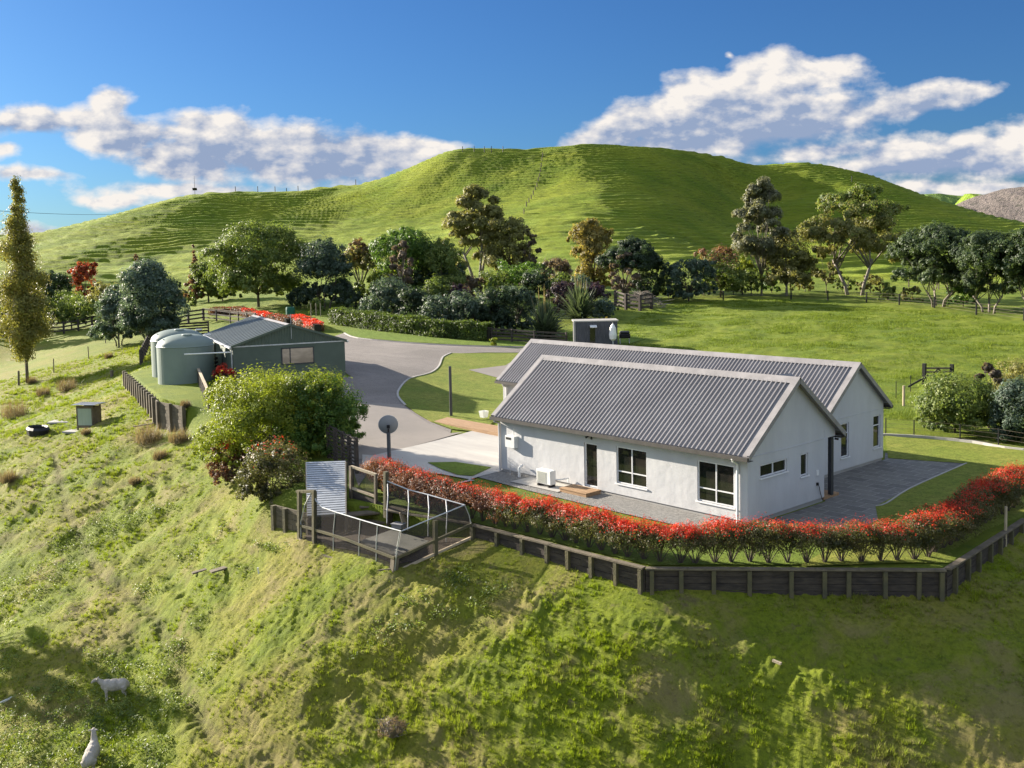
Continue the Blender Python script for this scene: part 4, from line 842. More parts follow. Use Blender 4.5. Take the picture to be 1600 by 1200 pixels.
# floor and foot boards
fo=sheet('earth_floor',[(pa[0]+.1,pa[1]+.1),(pb[0]-.1,pb[1]+.12),(pc_[0]-.1,pc_[1]-.12),(-11.9,-7.25),(-13.4,-7.9)],M['soil'],.05,.35,None);fo.parent=pen;fo.location=-O
arc=[AB(467,843),AB(485,856),AB(520,870),AB(560,884),AB(600,894),AB(614,894)]
arc=[(p[0]+.0,p[1]-.30*math.sin(math.pi*i/5),p[2]) for i,p in enumerate(arc)]
for a,b in zip(arc[:-1],arc[1:]): pb_('foot_board',(a[0],a[1],a[2]-.02),(b[0],b[1],b[2]-.02),.09,.3,'oldwood')
pb_('foot_board',BC(618,893),BC(736,840),.08,.08,'palewood')
for u,v0,v1,mt in((468,846,767,'mosspost'),(491,842,767,'mosspost'),):
    a=AB(u,v0);b=AB(u,v1);pb_('corner_post',(a[0],a[1],a[2]-.3),b,.14,.14,mt)
pb_('head_rail',AB(464,768),AB(492,768),.1,.1,'mosspost')
pb_('corner_post',(pb[0],pb[1],pb[2]-.3),BC(617,872),.2,.2,'oldwood')
a=BC(680,866);pb_('post',(a[0],a[1],a[2]-.3),BC(680,813),.13,.13,'mosspost');a=BC(737,840);pb_('corner_post',(a[0],a[1],a[2]-.3),BC(737,818),.1,.1,'mosspost')
pb_('rail',AB(464,819),AB(540,842),.09,.09,'mosspost');pb_('rail',AB(540,842),AB(617,872),.09,.09,'mosspost');pb_('rail',BC(617,873),BC(737,819),.09,.09,'mosspost')
a=DC(603,800);pb_('corner_post',(a[0],a[1],a[2]-.2),DC(603,737),.15,.15,'mosspost')
top=[AB(488,767),AB(494,783),AB(504,793),AB(524,800),AB(563,812),AB(590,820),AB(627,830)]
pl('top_pipe',top,.022,'galvp');pl('top_pipe',[AB(488,767),AB(476,790),AB(470,815),AB(470,842)],.022,'galvp')
pl('top_pipe',[BC(627,830),BC(680,808),BC(726,789)],.022,'galvp')
far=[DC(603,751),DC(638,765),DC(669,773),DC(697,781),DC(726,789)];pl('top_pipe',far,.022,'galvp')
for (u,v),(u1,v1),(u2,v2) in(((524,800),(521,830),(521,862)),((563,812),(561,840),(561,876)),((590,820),(588,850),(588,889)),((625,830),(620,862),(616,898))): pl('hoop',[AB(u,v),AB(u1,v1),AB(u2,v2)],.018,'galvp')
pl('hoop',[BC(726,789),BC(733,805),BC(736,818),BC(737,836)],.018,'galvp')
for i,(u,v) in enumerate(((606,755),(638,765),(669,773),(697,781))):
    a=DC(u,v);q=[(a[0]+.06,a[1]-.05,a[2]),(a[0]+.45,a[1]-.32,a[2]-.35),(a[0]+.62,a[1]-.5,a[2]-.8),(a[0]+.66,a[1]-.55,a[2]-1.25)];pl('hoop',q,.018,'galvp')
pb_('rail',DC(606,798),DC(737,818),.07,.07,'oldwood')
def net(P):
    m=MB();m.add([loc(p) for p in P],[tuple(range(len(P)))]);m.build('netting',M['net'],pen)
net([AB(470,842)]+[AB(521,860),AB(561,875),AB(614,894)]+[AB(617,860),AB(625,831)]+top[::-1][1:]+[AB(476,790)]);net([BC(616,893),BC(737,837),BC(733,805),BC(726,789),BC(627,830)]);net([DC(605,800),DC(737,822)]+far[::-1])
# platform with ribbed top
q1,q2,q3,q4=[onz(u,v,-.66) for u,v in((562,846),(613,828),(671,846),(622,869))];m=MB();m.add([loc(p) for p in(q1,q2,q3,q4)]+[loc((p[0],p[1],p[2]-.05)) for p in(q1,q2,q3,q4)],[(0,3,2,1),(0,1,5,4),(1,2,6,5),(2,3,7,6),(3,0,4,7)])
for i in range(22):
    f=(i+.5)/22;a=Vector(loc(lerp(q1,q2,f)));b=Vector(loc(lerp(q4,q3,f)));m.bar(a+Vector((0,0,.012)),b+Vector((0,0,.012)),.03,.024)
M['tin']=surf('dull_ribbed_sheet',(.30,.29,.25),(.20,.20,.175),1.2,.7,.0,.3,(8,.3,.01));pt=m.build('platform_top',M['tin'],pen)
m=MB();q=[loc((p[0]*.94+q_[0]*.06,p[1]*.94+q_[1]*.06,p[2])) for p,q_ in zip((q1,q2,q3,q4),(q3,q4,q1,q2))];m.add([(x,y,z-.052) for x,y,z in q]+[(x,y,z-.62) for x,y,z in q],[(0,4,7,3),(3,7,6,2),(2,6,5,1),(1,5,4,0)]);m.build('platform_base',M['conc'],pen)
# corrugated iron shelter
S=[at(478,722,40.6),at(539,720,40.2),at(540,803,36.9),at(480,807,37.3)];t=thing('iron_shelter','corrugated iron lean-to shelter over the back of the bird pen','shelter',(S[3][0],S[3][1],S[3][2]-.6));O2=Vector(t.location)
S=[Vector(p)-O2 for p in S];m=MB();n=24;wv=[];nn=(S[1]-S[0]).cross(S[3]-S[0]).normalized()
if nn.z<0: nn=-nn
for i in range(n):
    for q_,h in((0,.0),(.62,.0),(.70,-.075),(.92,-.075)): f=(i+q_)/n;wv+=[S[0].lerp(S[3],f)+nn*h,S[1].lerp(S[2],f)+nn*h]
wv+=[S[3],S[2]];m.add(wv,[(2*i,2*i+1,2*i+3,2*i+2) for i in range(n*4)]);m.build('roof_sheet',M['galv'],t)
for a,b in((0,3),(1,2)): m=MB();m.bar(S[a]-nn*.05,S[b]-nn*.05,.06,.09);m.build('rafter',M['palewood'],t)
for k in range(4):
    z0=hz(S[k].x+O2.x,S[k].y+O2.y)-O2.z-.5;m=MB();m.bar((S[k].x,S[k].y,z0),S[k]-nn*.1,.1,.1);m.build('post',M['oldwood'],t)
for k,(i,j) in enumerate(((0,1),(0,3))):
    m=MB()
    for r_ in range(7): z=-.15-r_*.17;m.bar(S[i]+Vector((0,0,z-.06)),S[j]+Vector((0,0,z-.06 if k==0 else z-.06)),.03,.14)
    m.build('side_boards',M['darkwood'],t)
# framed netting gate right of the shelter, ledge boards, crate
p0,p1=at(549,800,38.6),at(590,810,37.6);t=thing('netting_screen','tall timber frame of netting between the iron shelter and the hedge','screen',p0);O3=Vector(p0);lc=lambda u,v:Vector(vpl(u,v,p0,p1))-O3
for u,v0,v1,w_ in((549,790,728,.14),(587,800,741,.1)): m=MB();m.bar(lc(u,v0)-Vector((0,0,.3)),lc(u,v1),w_,w_);m.build('post',M['oldwood'],t)
for a,b in(((549,729),(588,742)),((549,762),(588,776))): m=MB();m.bar(lc(*a),lc(*b),.09,.09);m.build('rail',M['palewood'],t)
m=MB();m.add([lc(551,730),lc(586,742),lc(586,774),lc(551,761)],[(0,1,2,3)]);m.build('netting',M['net'],t)
m=MB();m.add([lc(549,765),lc(603,788),lc(603,806),lc(549,794)],[(0,1,2,3)]);m.build('boarding',M['darkwood'],t)
def bench(lb,u0,v0,u1,v1,z,d,nm='plank_bench'):
    a=onz(u0,v0,z);b=onz(u1,v1,z);t=thing(nm,lb,'bench',a,0,'plank benches in the bird pen');o=Vector(a);v=Vector(b)-o;n_=Vector((-v.y,v.x,0)).normalized()*d
    m=MB();V=[Vector(),v,v+n_,n_];m.add([p for p in V]+[p-Vector((0,0,.06)) for p in V],[(0,1,2,3),(7,6,5,4),(0,4,5,1),(1,5,6,2),(2,6,7,3),(3,7,4,0)]);m.build('plank',M['oldwood'],t)
    for f in(.15,.85): m=MB();q=v*f+n_*.5;m.box((q.x,q.y,-.3),(.1,.1,.5));m.build('leg',M['oldwood'],t)
bench('short raised plank bench at the back of the bird pen',562,792,592,790,-.1,.3);bench('long grey plank ledge across the middle of the bird pen',538,806,602,800,-.25,.5);bench('low dark plank ledge below the longer one in the bird pen',562,815,608,816,-.55,.35)
a=onz(625,812,-.3);t=thing('slatted_crate','slatted wooden crate leaning beside a small board roof in the bird pen','crate',a,R(30))
m=MB();m.box((-.15,.1,.32),(.75,.6,.05),ry=.12);m.build('lid',M['oldwood'],t)
for i in range(4): m=MB();m.box((.18+i*.004,-.22+i*.13,.02),(.03,.09,.62),ry=-.25);m.build('slat',M['palewood'],t)
m=MB();m.bx((-.48,-.15,-.25),(-.44,.4,.3));m.bx((-.5,.36,-.25),(.2,.4,.3));m.build('frame',M['oldwood'],t)
a=onz(623,824,-.5);m=MB();m.box((0,0,.06),(.42,.3,.13));m.box((0,0,.14),(.48,.36,.03));o=m.build('feed_box',M['dish']);o.location=a;o.rotation_euler.z=.3;tag(o,'small grey-blue box below the slatted crate','box')
# ---------------------------------------------------------------- sheep
def sheep(label,u,v,head,pose,sc_=1.):
    p=G(u,v);m=MB()
    def e(c,r,ry=0.):
        n=12;V=[];
        for a in range(1,9):
            th=math.pi*a/9
            for k in range(n):
                ph=2*math.pi*k/n;x,y,z=r[0]*math.cos(th),r[1]*math.sin(th)*math.cos(ph),r[2]*math.sin(th)*math.sin(ph);V.append((c[0]+x*math.cos(ry)+z*math.sin(ry),c[1]+y,c[2]-x*math.sin(ry)+z*math.cos(ry)))
        m.add(V,[(i*n+k,i*n+(k+1)%n,(i+1)*n+(k+1)%n,(i+1)*n+k) for i in range(7) for k in range(n)]+[tuple(range(n))[::-1],tuple(7*n+k for k in range(n))])
    e((-.30,0,.70),(.30,.235,.25));e((0,0,.68),(.42,.25,.27));e((.28,0,.70),(.27,.215,.26))
    up=.10 if pose=='side' else .24
    m.tube([(.36,0,.76),(.52,.02,.82+up*.4),(.64,.05,.88+up)],[.17,.12,.085],12);e((.74,.08,.88+up),(.155,.068,.075),.35);m.tube([(.80,.1,.86+up),(.90,.14,.79+up)],[.055,.036],10)
    for s in(1,-1): m.tube([(.68,.06+s*.05,.93+up),(.64,.06+s*.13,.95+up),(.61,.06+s*.19,.92+up)],[.022,.032,.012],8)
    for x,y,f in((.30,.13,.03),(.36,-.12,-.03)): m.tube([(x,y,.62),(x,y,.46),(x+.01,y,.36),(x+f,y,.20),(x+f,y,.04),(x+f+.03,y,-.04)],[.10,.075,.048,.034,.028,.032],10)
    for x,y in((-.44,.13),(-.38,-.13)): m.tube([(x+.06,y,.66),(x+.02,y,.52),(x+.06,y,.40),(x-.05,y,.27),(x-.01,y,.05),(x+.03,y,-.04)],[.15,.115,.06,.038,.028,.032],10)
    m.tube([(-.55,0,.82),(-.60,0,.70),(-.60,0,.55)],[.04,.045,.02],8)
    o=m.build('sheep',wool(),smooth=True);r=o.modifiers.new('remesh','REMESH');r.mode='VOXEL';r.voxel_size=.022;r.use_smooth_shade=True;q=o.modifiers.new('smooth','SMOOTH');q.iterations=4;q.factor=.5
    o.location=(p[0],p[1],p[2]-.02);o.rotation_euler=(0,pose!='side' and -.2 or 0,head);o.scale=(sc_,)*3
    return tag(o,label,'sheep','sheep grazing the slope')
def wool():
    if 'wool' in M: return M['wool']
    t=NT('wool');p=t.obj();c=t.mix(t.mr(t.noise(p,5,4,.6),.35,.65),(.44,.405,.36,1),(.32,.29,.25,1));M['wool']=t.out(c,.95,t.bump(t.noise(p,30,5,.7),1.,.03),spec=.1);return M['wool']
YV=R(48)
sheep('shorn pale sheep standing side-on, facing left, upper one of the two',180,1100,YV+math.pi+.15,'side',.80)
sheep('pale sheep seen from behind walking uphill, lower one of the two',146,1200,YV+math.pi/2+.12,'back',.86)
# ---------------------------------------------------------------- foliage
def foliage(name,a,b,c=None,dark=None,tr=.35,tw=.42,rough=.55,spec=.35,nsc=.7):
    t=NT(name);i=t.island();p=t.pos();n=t.noise(p,nsc,3,.6)
    col=t.ramp(i,[(0,a),(.55,b),(1,c or b)]);col=t.mix(t.mr(n,.38,.64),col,tuple(q*.8 for q in (dark or a))+(1,))
    tc_=t.mix(.5,col,(a[0]*1.9+.02,a[1]*1.7+.02,a[2]*.7,1));m=t.out(col,rough,None,0,spec,trans=tc_,tw=tw);MATS[name]=m;return m
bark=surf('bark',(.16,.13,.10),(.09,.075,.06),4,.9,bumps=(12,.8,.03));palebark=surf('pale_bark',(.26,.23,.19),(.15,.125,.10),3,.85,bumps=(10,.6,.02))
FM=dict(
 lime=foliage('lime_leaves',(0.169,0.230,0.020),(0.270,0.309,0.028),(0.355,0.345,0.056),(0.119,0.172,0.017)),
 deep=foliage('deep_green_leaves',(0.067,0.144,0.026),(0.112,0.211,0.035),(0.224,0.307,0.048),(0.049,0.106,0.022)),
 mid=foliage('mid_green_leaves',(0.123,0.185,0.042),(0.206,0.259,0.058),(0.303,0.321,0.074),(0.083,0.135,0.033)),
 olive=foliage('olive_leaves',(0.196,0.205,0.066),(0.300,0.289,0.099),(0.391,0.348,0.132),(0.130,0.140,0.048)),
 teal=foliage('blue_green_leaves',(0.058,0.098,0.067),(0.102,0.153,0.104),(0.194,0.240,0.162),(0.041,0.075,0.053)),
 glauc=foliage('glaucous_leaves',(0.078,0.128,0.087),(0.137,0.196,0.137),(0.313,0.391,0.293),(0.049,0.087,0.069)),
 dark=foliage('dark_leaves',(0.032,0.060,0.032),(0.057,0.092,0.046),(0.092,0.138,0.069),(0.023,0.046,0.025)),
 purple=foliage('purple_leaves',(0.038,0.019,0.042),(0.067,0.034,0.057),(0.095,0.057,0.067),(0.027,0.019,0.034)),
 gold=foliage('golden_leaves',(0.233,0.202,0.054),(0.327,0.265,0.070),(0.435,0.310,0.078),(0.155,0.147,0.047)),
 poplar=foliage('poplar_leaves',(.19,.21,.05),(.29,.27,.06),(.40,.29,.09),(.17,.17,.045)),
 rust=foliage('rusty_leaves',(0.195,0.098,0.052),(0.260,0.143,0.085),(0.312,0.195,0.117),(0.130,0.078,0.046)),
 red=foliage('autumn_red_leaves',(0.300,0.045,0.020),(0.380,0.080,0.030),(0.300,0.140,0.050),(0.160,0.035,0.020)),
 twig=foliage('grey_brown_twigs',(0.169,0.130,0.098),(0.234,0.182,0.130),(0.286,0.234,0.169),(0.104,0.085,0.065)),
 gumgrey=foliage('grey_gum_leaves',(.15,.165,.095),(.23,.235,.14),(.32,.32,.20),(.12,.13,.075)),
 pine=foliage('pine_needles',(.050,.085,.034),(.085,.130,.050),(.14,.18,.08),(.032,.06,.026)),
 straw=foliage('straw_tips',(0.300,0.240,0.120),(0.380,0.310,0.170),(0.420,0.350,0.200),(0.220,0.180,0.090)),
 pho=foliage('photinia_leaves',(0.075,0.094,0.029),(0.144,0.133,0.043),(0.338,0.250,0.143),(0.051,0.059,0.023),nsc=1.3),
 phob=foliage('photinia_bronze_leaves',(0.149,0.067,0.043),(0.227,0.101,0.062),(0.333,0.168,0.123),(0.088,0.047,0.031),nsc=1.3),
 tip=foliage('photinia_red_tips',(0.520,0.028,0.018),(0.600,0.060,0.025),(0.600,0.150,0.060),(0.500,0.030,0.020),nsc=2.),
 hedge=foliage('clipped_hedge_leaves',(0.073,0.120,0.023),(0.114,0.166,0.032),(0.187,0.221,0.043),(0.052,0.092,0.019)),
 rush=foliage('rush_stems',(0.165,0.128,0.083),(0.225,0.180,0.112),(0.300,0.240,0.150),(0.105,0.083,0.053)),
 flax=foliage('flax_blades',(0.053,0.083,0.045),(0.083,0.120,0.068),(0.255,0.285,0.165),(0.045,0.068,0.038)))
def unit(n):
    v=rng.normal(size=(n,3));return v/np.linalg.norm(v,axis=1)[:,None]
def leaf_quads(P,N,size,asp=.5,up=0.):
    n=len(P);a=unit(n)
    if up: a[:,2]=np.abs(a[:,2])+up;a/=np.linalg.norm(a,axis=1)[:,None]
    x=a-N*(a*N).sum(1)[:,None];x/=np.linalg.norm(x,axis=1)[:,None]+1e-9;y=np.cross(N,x);s=(size*rng.uniform(.6,1.35,n))[:,None]
    c=P+N*s*.12
    return np.stack([P-x*s*.5,c+y*s*asp*.5,P+x*s*.5,c-y*s*asp*.5],1)
def clump_leaves(blobs,n,size,cl=.22,ncl=None,flat=1.,asp=.5,up=0.,shell=.78):
    """leaves gathered in clumps set round the surface of the lobes; gaps stay between clumps"""
    B=np.array(blobs,float);vol=(B[:,3]*B[:,4]*B[:,5])**(2/3);pr=vol/vol.sum();ncl=ncl or max(24,int(n/55))
    k=rng.choice(len(B),ncl,p=pr);u=unit(ncl);u[:,2]=np.where(u[:,2]<-.35,-u[:,2],u[:,2]);rr=rng.uniform(shell,1.,ncl)**1.
    inner=rng.random(ncl)<.22;rr[inner]=rng.uniform(.2,.7,inner.sum())
    C=B[k,:3]+u*B[k,3:6]*rr[:,None];cr=np.minimum(B[k,3],B[k,5])*cl*rng.uniform(.6,1.5,ncl)/.5*.5
    j=rng.integers(0,ncl,n);w=unit(n);rad=cr[j]*rng.random(n)**.45
    P=C[j]+w*rad[:,None]*np.array([1,1,flat]);N=u[j]*.7+w*.9+unit(n)*.6;N/=np.linalg.norm(N,axis=1)[:,None]
    return leaf_quads(P,N,size,asp,up),C
def mesh_quads(name,Q,mat,parent):
    Q=Q.reshape(-1,3);return np_mesh(name,Q,np.arange(len(Q)).reshape(-1,4),mat,parent)
def lobes(style,w,h):
    r=random.uniform;B=[];X=lambda x,y,z,a,b,c:B.append((x*w,y*w,z*h,a*w,b*w,c*h))
    if style=='round':
        X(0,0,.54,.38,.38,.40)
        for i in range(12): a=i*2.4;q=r(.20,.33);X(q*math.cos(a),q*math.sin(a),r(.20,.80),r(.15,.24),r(.15,.24),r(.13,.20))
        X(0,0,.84,.22,.22,.15)
        for i in range(9): a=i*2.4+.5;q=r(.18,.32);X(q*math.cos(a),q*math.sin(a),r(.14,.30),r(.12,.17),r(.12,.17),r(.09,.13))
    elif style=='bush':
        X(0,0,.48,.40,.40,.44)
        for i in range(9): a=i*2.4;q=r(.2,.33);X(q*math.cos(a),q*math.sin(a),r(.22,.75),r(.15,.22),r(.15,.22),r(.16,.24))
        for i in range(10): a=i*2.4+.5;q=r(.22,.34);X(q*math.cos(a),q*math.sin(a),r(.10,.26),r(.13,.18),r(.13,.18),r(.11,.15))
    elif style=='column':
        for i in range(19):
            f=i/20;pr=min(1,f*4+.4)*((1-f)**.85+.09)*r(.72,1.2);X(r(-.1,.1)*pr*1.5,r(-.1,.1)*pr*1.5,.13+.86*f,.46*pr,.46*pr,.055)
    elif style=='cone':
        for i in range(9):
            f=i/8;pr=1-.80*f
            for k in range(3): a=k*2.1+i;X(.2*pr*math.cos(a),.2*pr*math.sin(a),.12+.80*f,.30*pr+.03,.30*pr+.03,.09)
    elif style=='gum':
        for i in range(44):
            a=i*2.4;q=(i/44)**.55*.42;X(q*math.cos(a),q*math.sin(a),.93-.48*(q/.42)**2-r(0,.12)-(.0 if i%3 else r(.08,.34)),r(.06,.11),r(.06,.11),r(.045,.075))
        for i in range(8): a=i*2.2;X(r(.08,.3)*math.cos(a),r(.08,.3)*math.sin(a),r(.36,.6),.09,.09,.05)
    elif style=='gumtall':
        for i in range(44): a=i*2.4;f=r(0,1);q=.06+.36*math.sin(math.pi*min(1,f*.72+.22));X(q*math.cos(a)*r(.2,1),q*math.sin(a)*r(.2,1),.34+.63*f,r(.09,.15),r(.09,.15),r(.045,.075))
    elif style=='pine':
        for i in range(14): a=i*2.4;q=(i/14)**.5*.37;X(q*math.cos(a),q*math.sin(a),.80-.45*q*q/.14*.5+r(-.04,.04),r(.15,.21),r(.15,.21),r(.12,.17))
        for i in range(16): a=i*1.05;q=r(.12,.38);X(q*math.cos(a),q*math.sin(a),r(.26,.56),.13,.13,.11)
    elif style=='spread':
        for i in range(16): a=i*2.4;q=(i/16)**.5*.36;X(q*math.cos(a),q*math.sin(a),.76-.7*q+r(-.10,.08),r(.15,.22),r(.15,.22),r(.11,.17))
    elif style=='sparse':
        for i in range(14): a=i*2.4;f=i/14;q=.32*math.sin(math.pi*min(1,f*.85+.12));X(q*math.cos(a),q*math.sin(a),.22+.70*f,r(.09,.15),r(.09,.15),r(.06,.09))
    return B
def plant(name,label,cat,p,w,h,style,mat,lf=None,n=None,trunk=True,bk=None,group=None,tr=.035,stems=1,dens=1.,cl=.30,asp=.5,d=None,lean=0):
    t=thing(name,label,cat,p,random.uniform(0,6.28),group);d=d or depth(p);apx=w*h*(F/d)**2;lf=lf or max(.05,3.6/F*d);n=n or int(min(60000,max(500,apx*1.8*dens)))
    B=lobes(style,w,h);Q,C=clump_leaves(B,n,lf,cl,asp=asp)
    mats=mat if isinstance(mat,list) else [(mat,1.)]
    o=mesh_quads('crown' if cat=='tree' else 'foliage',Q,[FM[m_[0]] for m_ in mats],t)
    if len(mats)>1: zz=Q[:,:,2].mean(1)/h+rng.normal(size=len(Q))*.12;o.data.polygons.foreach_set('material_index',(zz>mats[0][1]).astype(np.int32))
    if trunk:
        m=MB();top=C[:,2].mean();k=min(len(C),14 if apx>4000 else 7);sel=C[rng.choice(len(C),k,replace=False)];R0=max(.05,h*tr*.52)
        for s in range(stems):
            a=s*2.4;bx_,by_=(.06*w*math.cos(a),.06*w*math.sin(a)) if stems>1 else(0,0)
            fk=np.array([bx_*3+lean*w*.3,by_*3,h*(.20 if style!='gum' else .30)]) if style!='column' else np.array([0,0,h*.8])
            m.tube([(bx_,by_,-.5),(bx_*1.4,by_*1.4,h*.08),tuple(fk)],[R0*1.25,R0,R0*.7 if style!='column' else R0*.15],8)
            for c in sel[s::stems]:
                if style=='column': q=np.array([0,0,max(.1*h,c[2]-.12*h)])
                else: q=fk*rng.uniform(.75,1.)
                md=(q+c)/2+np.array([0,0,.06*h]);m.tube([tuple(q-[0,0,.02*h]),tuple(md),tuple(c)],[R0*.5,R0*.33,R0*.08],6)
        m.build('trunk' if cat=='tree' else 'stems',bk or bark,t,smooth=True)
    return t
def px(u,v,top,wpx,off=0.):
    p=G(u,v);d=depth(p)+off
    return p,wpx/F*d,(v-top)/F*d
def T(label,u,v,top,wpx,style,mat,name='tree',cat='tree',**k):
    p,w,h=px(u,v,top,wpx);p=(p[0],p[1],p[2]-.05);return plant(name,label,cat,p,w*(1.18 if style in('round','bush','gum','spread','pine','gumtall') else 1.04),h*1.03,style,mat,**k)
g1='trees and shrubs along the foot of the hill'
T('tall narrow yellow-green poplar standing alone at the left edge',43,597,276,76,'column','poplar',name='poplar_tree',tr=.013,dens=.8,cl=.7,bk=bark)
T('large blue-green tree behind the water tanks, taller of the pair',236,540,408,92,'round','glauc',dens=1.6,stems=3,tr=.02)
T('smaller blue-green tree left of the taller one by the yard fence',186,540,447,66,'round','glauc',dens=1.6,stems=3,tr=.02)
T('very dark round tree at the left edge behind the poplar',4,525,428,60,'bush','dark',group=g1)
T('dark green tree just right of the poplar, behind the far fence',84,500,425,64,'round','dark',group=g1)
T('yellow-green bush behind the poplar top at the left edge',30,500,432,60,'bush','olive',name='shrub',cat='shrub')
T('soft feathery grey-green shrub behind the fence right of the poplar',112,514,454,92,'bush','mid',name='shrub',cat='shrub')
T('small red and orange autumn tree left of the blue-green trees',133,478,414,44,'round','red',group=g1)
T('olive bush between the red tree and the blue-green trees',165,500,438,52,'bush','olive',name='shrub',cat='shrub')
T('leggy rust-pink tree rising behind the blue-green trees',217,470,396,30,'cone','rust',dens=.8)
T('slim rust-pink tree left of the dark cone-shaped shrub',306,475,386,34,'cone','rust',dens=.8)
T('dark brown-green cone-shaped shrub left of the big broadleaf tree',326,472,404,56,'bush','mid',name='shrub',cat='shrub')
T('big dense broadleaf tree, widest of the garden trees',404,480,350,158,'round','mid',dens=1.2,tr=.03)
T('low olive shrub at the garden edge beyond the yard gate',283,474,448,40,'bush','olive',name='shrub',cat='shrub')
T('dark blue-grey tree right of the big broadleaf tree',508,482,374,88,'round','teal',stems=3,tr=.02)
T('brown-topped tree with a bare pale trunk between two dark trees',564,468,364,66,'spread',[('olive',.78),('rust',1)],tr=.03,dens=.7)
T('wide dark green tree left of centre at the hill foot',636,470,358,110,'round','deep',dens=1.1)
T('grey feathery tree in front of the wide dark green tree',628,480,374,50,'sparse','twig',dens=1.2)
T('dark tree falling away right of the wide dark green tree',692,470,376,74,'round','mid')
T('bright yellow-green bush under the brown-topped tree',604,474,412,52,'bush','lime',name='shrub',cat='shrub')
T('tall airy gum tree in the centre of the picture',748,440,288,112,'gum','olive',dens=1.6,tr=.028,stems=3,bk=palebark,cl=.5)
T('rounded side tree attached below the central gum on its right',798,440,342,74,'round','olive',dens=1.)
T('sparse grey leafless tree right of the central gum',826,440,352,48,'sparse','twig',dens=.9)
T('bright green domed tree in front of the central gum',806,455,402,86,'bush','deep')
T('low brown shrub between the green dome and the golden tree',868,452,400,56,'bush','twig',name='shrub',cat='shrub')
T('pale golden upright tree right of centre',926,462,345,66,'round','gold',dens=1.2,tr=.03)
T('dark spreading tree with a bare lower crown beside the golden tree',988,470,362,96,'spread','dark',dens=1.5,stems=3,tr=.02,bk=palebark)
T('grey twiggy tree underneath the dark spreading tree',975,474,392,60,'sparse','twig')
T('low dark teal tree right of the heap of cut branches',1076,470,404,90,'round','teal',dens=1.1)
T('bronze-topped tree right of the low dark teal tree',1126,464,384,72,'round',[('mid',.72),('rust',1)])
T('small lime tree left of the slender tall gum',1160,460,402,40,'round','lime')
T('slender tall gum with grey leaves and a thin straight trunk',1190,462,286,86,'gumtall','gumgrey',dens=1.5,tr=.017,bk=palebark,cl=.45)
T('small dark shrub at the foot of the slender gum',1174,462,416,34,'bush','mid',name='shrub',cat='shrub')
T('grey-green round tree just right of the slender tall gum',1229,462,358,74,'round','olive',dens=1.1,bk=palebark)
T('thin light tree between the grey-green round tree and the large gum',1291,459,378,62,'sparse','olive',dens=.9,tr=.015)
T('largest gum tree, broad open crown on pale forked limbs',1338,461,278,168,'gum',[('olive',.70),('mid',1)],dens=1.9,tr=.026,stems=2,bk=palebark,cl=.5)
T('small green shrub under the right side of the largest gum',1388,470,440,30,'bush','mid',name='shrub',cat='shrub')
T('small olive shrub left of the first dark pine',1422,472,446,34,'bush','olive',name='shrub',cat='shrub')
T('dark flat-topped pine, first of the row at the right edge',1464,480,348,134,'pine','pine',dens=1.6,stems=4,tr=.022,bk=palebark)
T('dark pine in the middle of the row at the right edge',1546,488,352,112,'pine','pine',dens=1.6,stems=4,tr=.022,bk=palebark)
T('dark pine cut off by the right edge of the picture',1612,492,354,110,'pine','pine',dens=1.5,stems=3,tr=.022,bk=palebark)
T('low bush between two pines near the right edge',1505,480,436,50,'bush','deep',name='shrub',cat='shrub')
# garden border in front of the big trees
gb_='dark shrubs in the garden border'
for u,v,tp_,w,mt,lb in((610,505,432,72,'teal','dark blue-green shrub at the left end of the border behind the clipped hedge'),(650,512,446,56,'dark','very dark shrub in the border, second from the left end'),(684,506,426,44,'mid','green shrub with a pale yellow top in the border'),(690,520,456,66,'teal','blue-green shrub behind the middle of the clipped hedge'),(738,522,448,70,'teal','blue-green shrub behind the right half of the clipped hedge'),(716,505,440,50,'purple','purple-black shrub behind the clipped hedge'),(775,524,446,60,'dark','black-green shrub right of the end of the clipped hedge'),(806,520,444,66,'teal','grey-teal shrub with pale stems left of the flax'),(884,492,436,60,'purple','low purple shrub behind the two flax bushes'),(926,488,438,56,'purple','domed purple-black shrub right of the flax bushes'),(944,500,464,40,'glauc','small silvery shrub in front of the domed purple shrub'),(552,486,450,50,'dark','dark shrub in the shade left of the border'),(580,494,462,34,'glauc','small grey shrub at the foot of the border'),(470,482,446,44,'dark','dark low shrub between the broadleaf tree and the blue-grey tree'),(494,492,466,26,'mid','small staked shrub near the clipped hedge')):
    T(lb,u,v,tp_,w,'bush',mt,name='shrub',cat='shrub',group=gb_,dens=1.2)
T('tiny yellow-green sapling by the drive near the rear roof',772,541,526,14,'bush','lime',name='shrub',cat='shrub')
T('small clipped shrub on the lawn beyond the yard gate, left one',286,478,464,12,'bush','glauc',name='shrub',cat='shrub')
T('small clipped shrub on the lawn beyond the yard gate, right one',302,478,456,12,'cone','mid',name='shrub',cat='shrub')
T('pale yellow plant sprouting behind the portable cabin',948,520,496,22,'cone','gold',name='shrub',cat='shrub')
ug=[(455,470,430,60,'mid'),(486,476,440,44,'dark'),(535,474,432,54,'deep'),(575,470,434,50,'mid'),(620,466,420,64,'deep'),(662,470,414,60,'dark'),(700,468,410,64,'teal'),(735,466,424,50,'twig'),(772,464,420,54,'mid'),(842,468,414,56,'dark'),(880,470,420,50,'mid'),(908,474,426,44,'teal'),(1012,470,420,50,'dark'),(1045,466,424,46,'mid'),(1100,462,424,44,'teal'),(1146,460,424,40,'mid'),(1206,458,424,38,'deep'),(1258,456,424,40,'olive'),(1316,456,430,44,'mid'),(1360,458,428,44,'olive'),(348,470,424,56,'mid'),(262,470,436,50,'dark'),(60,500,442,60,'dark'),(205,486,448,44,'mid')]
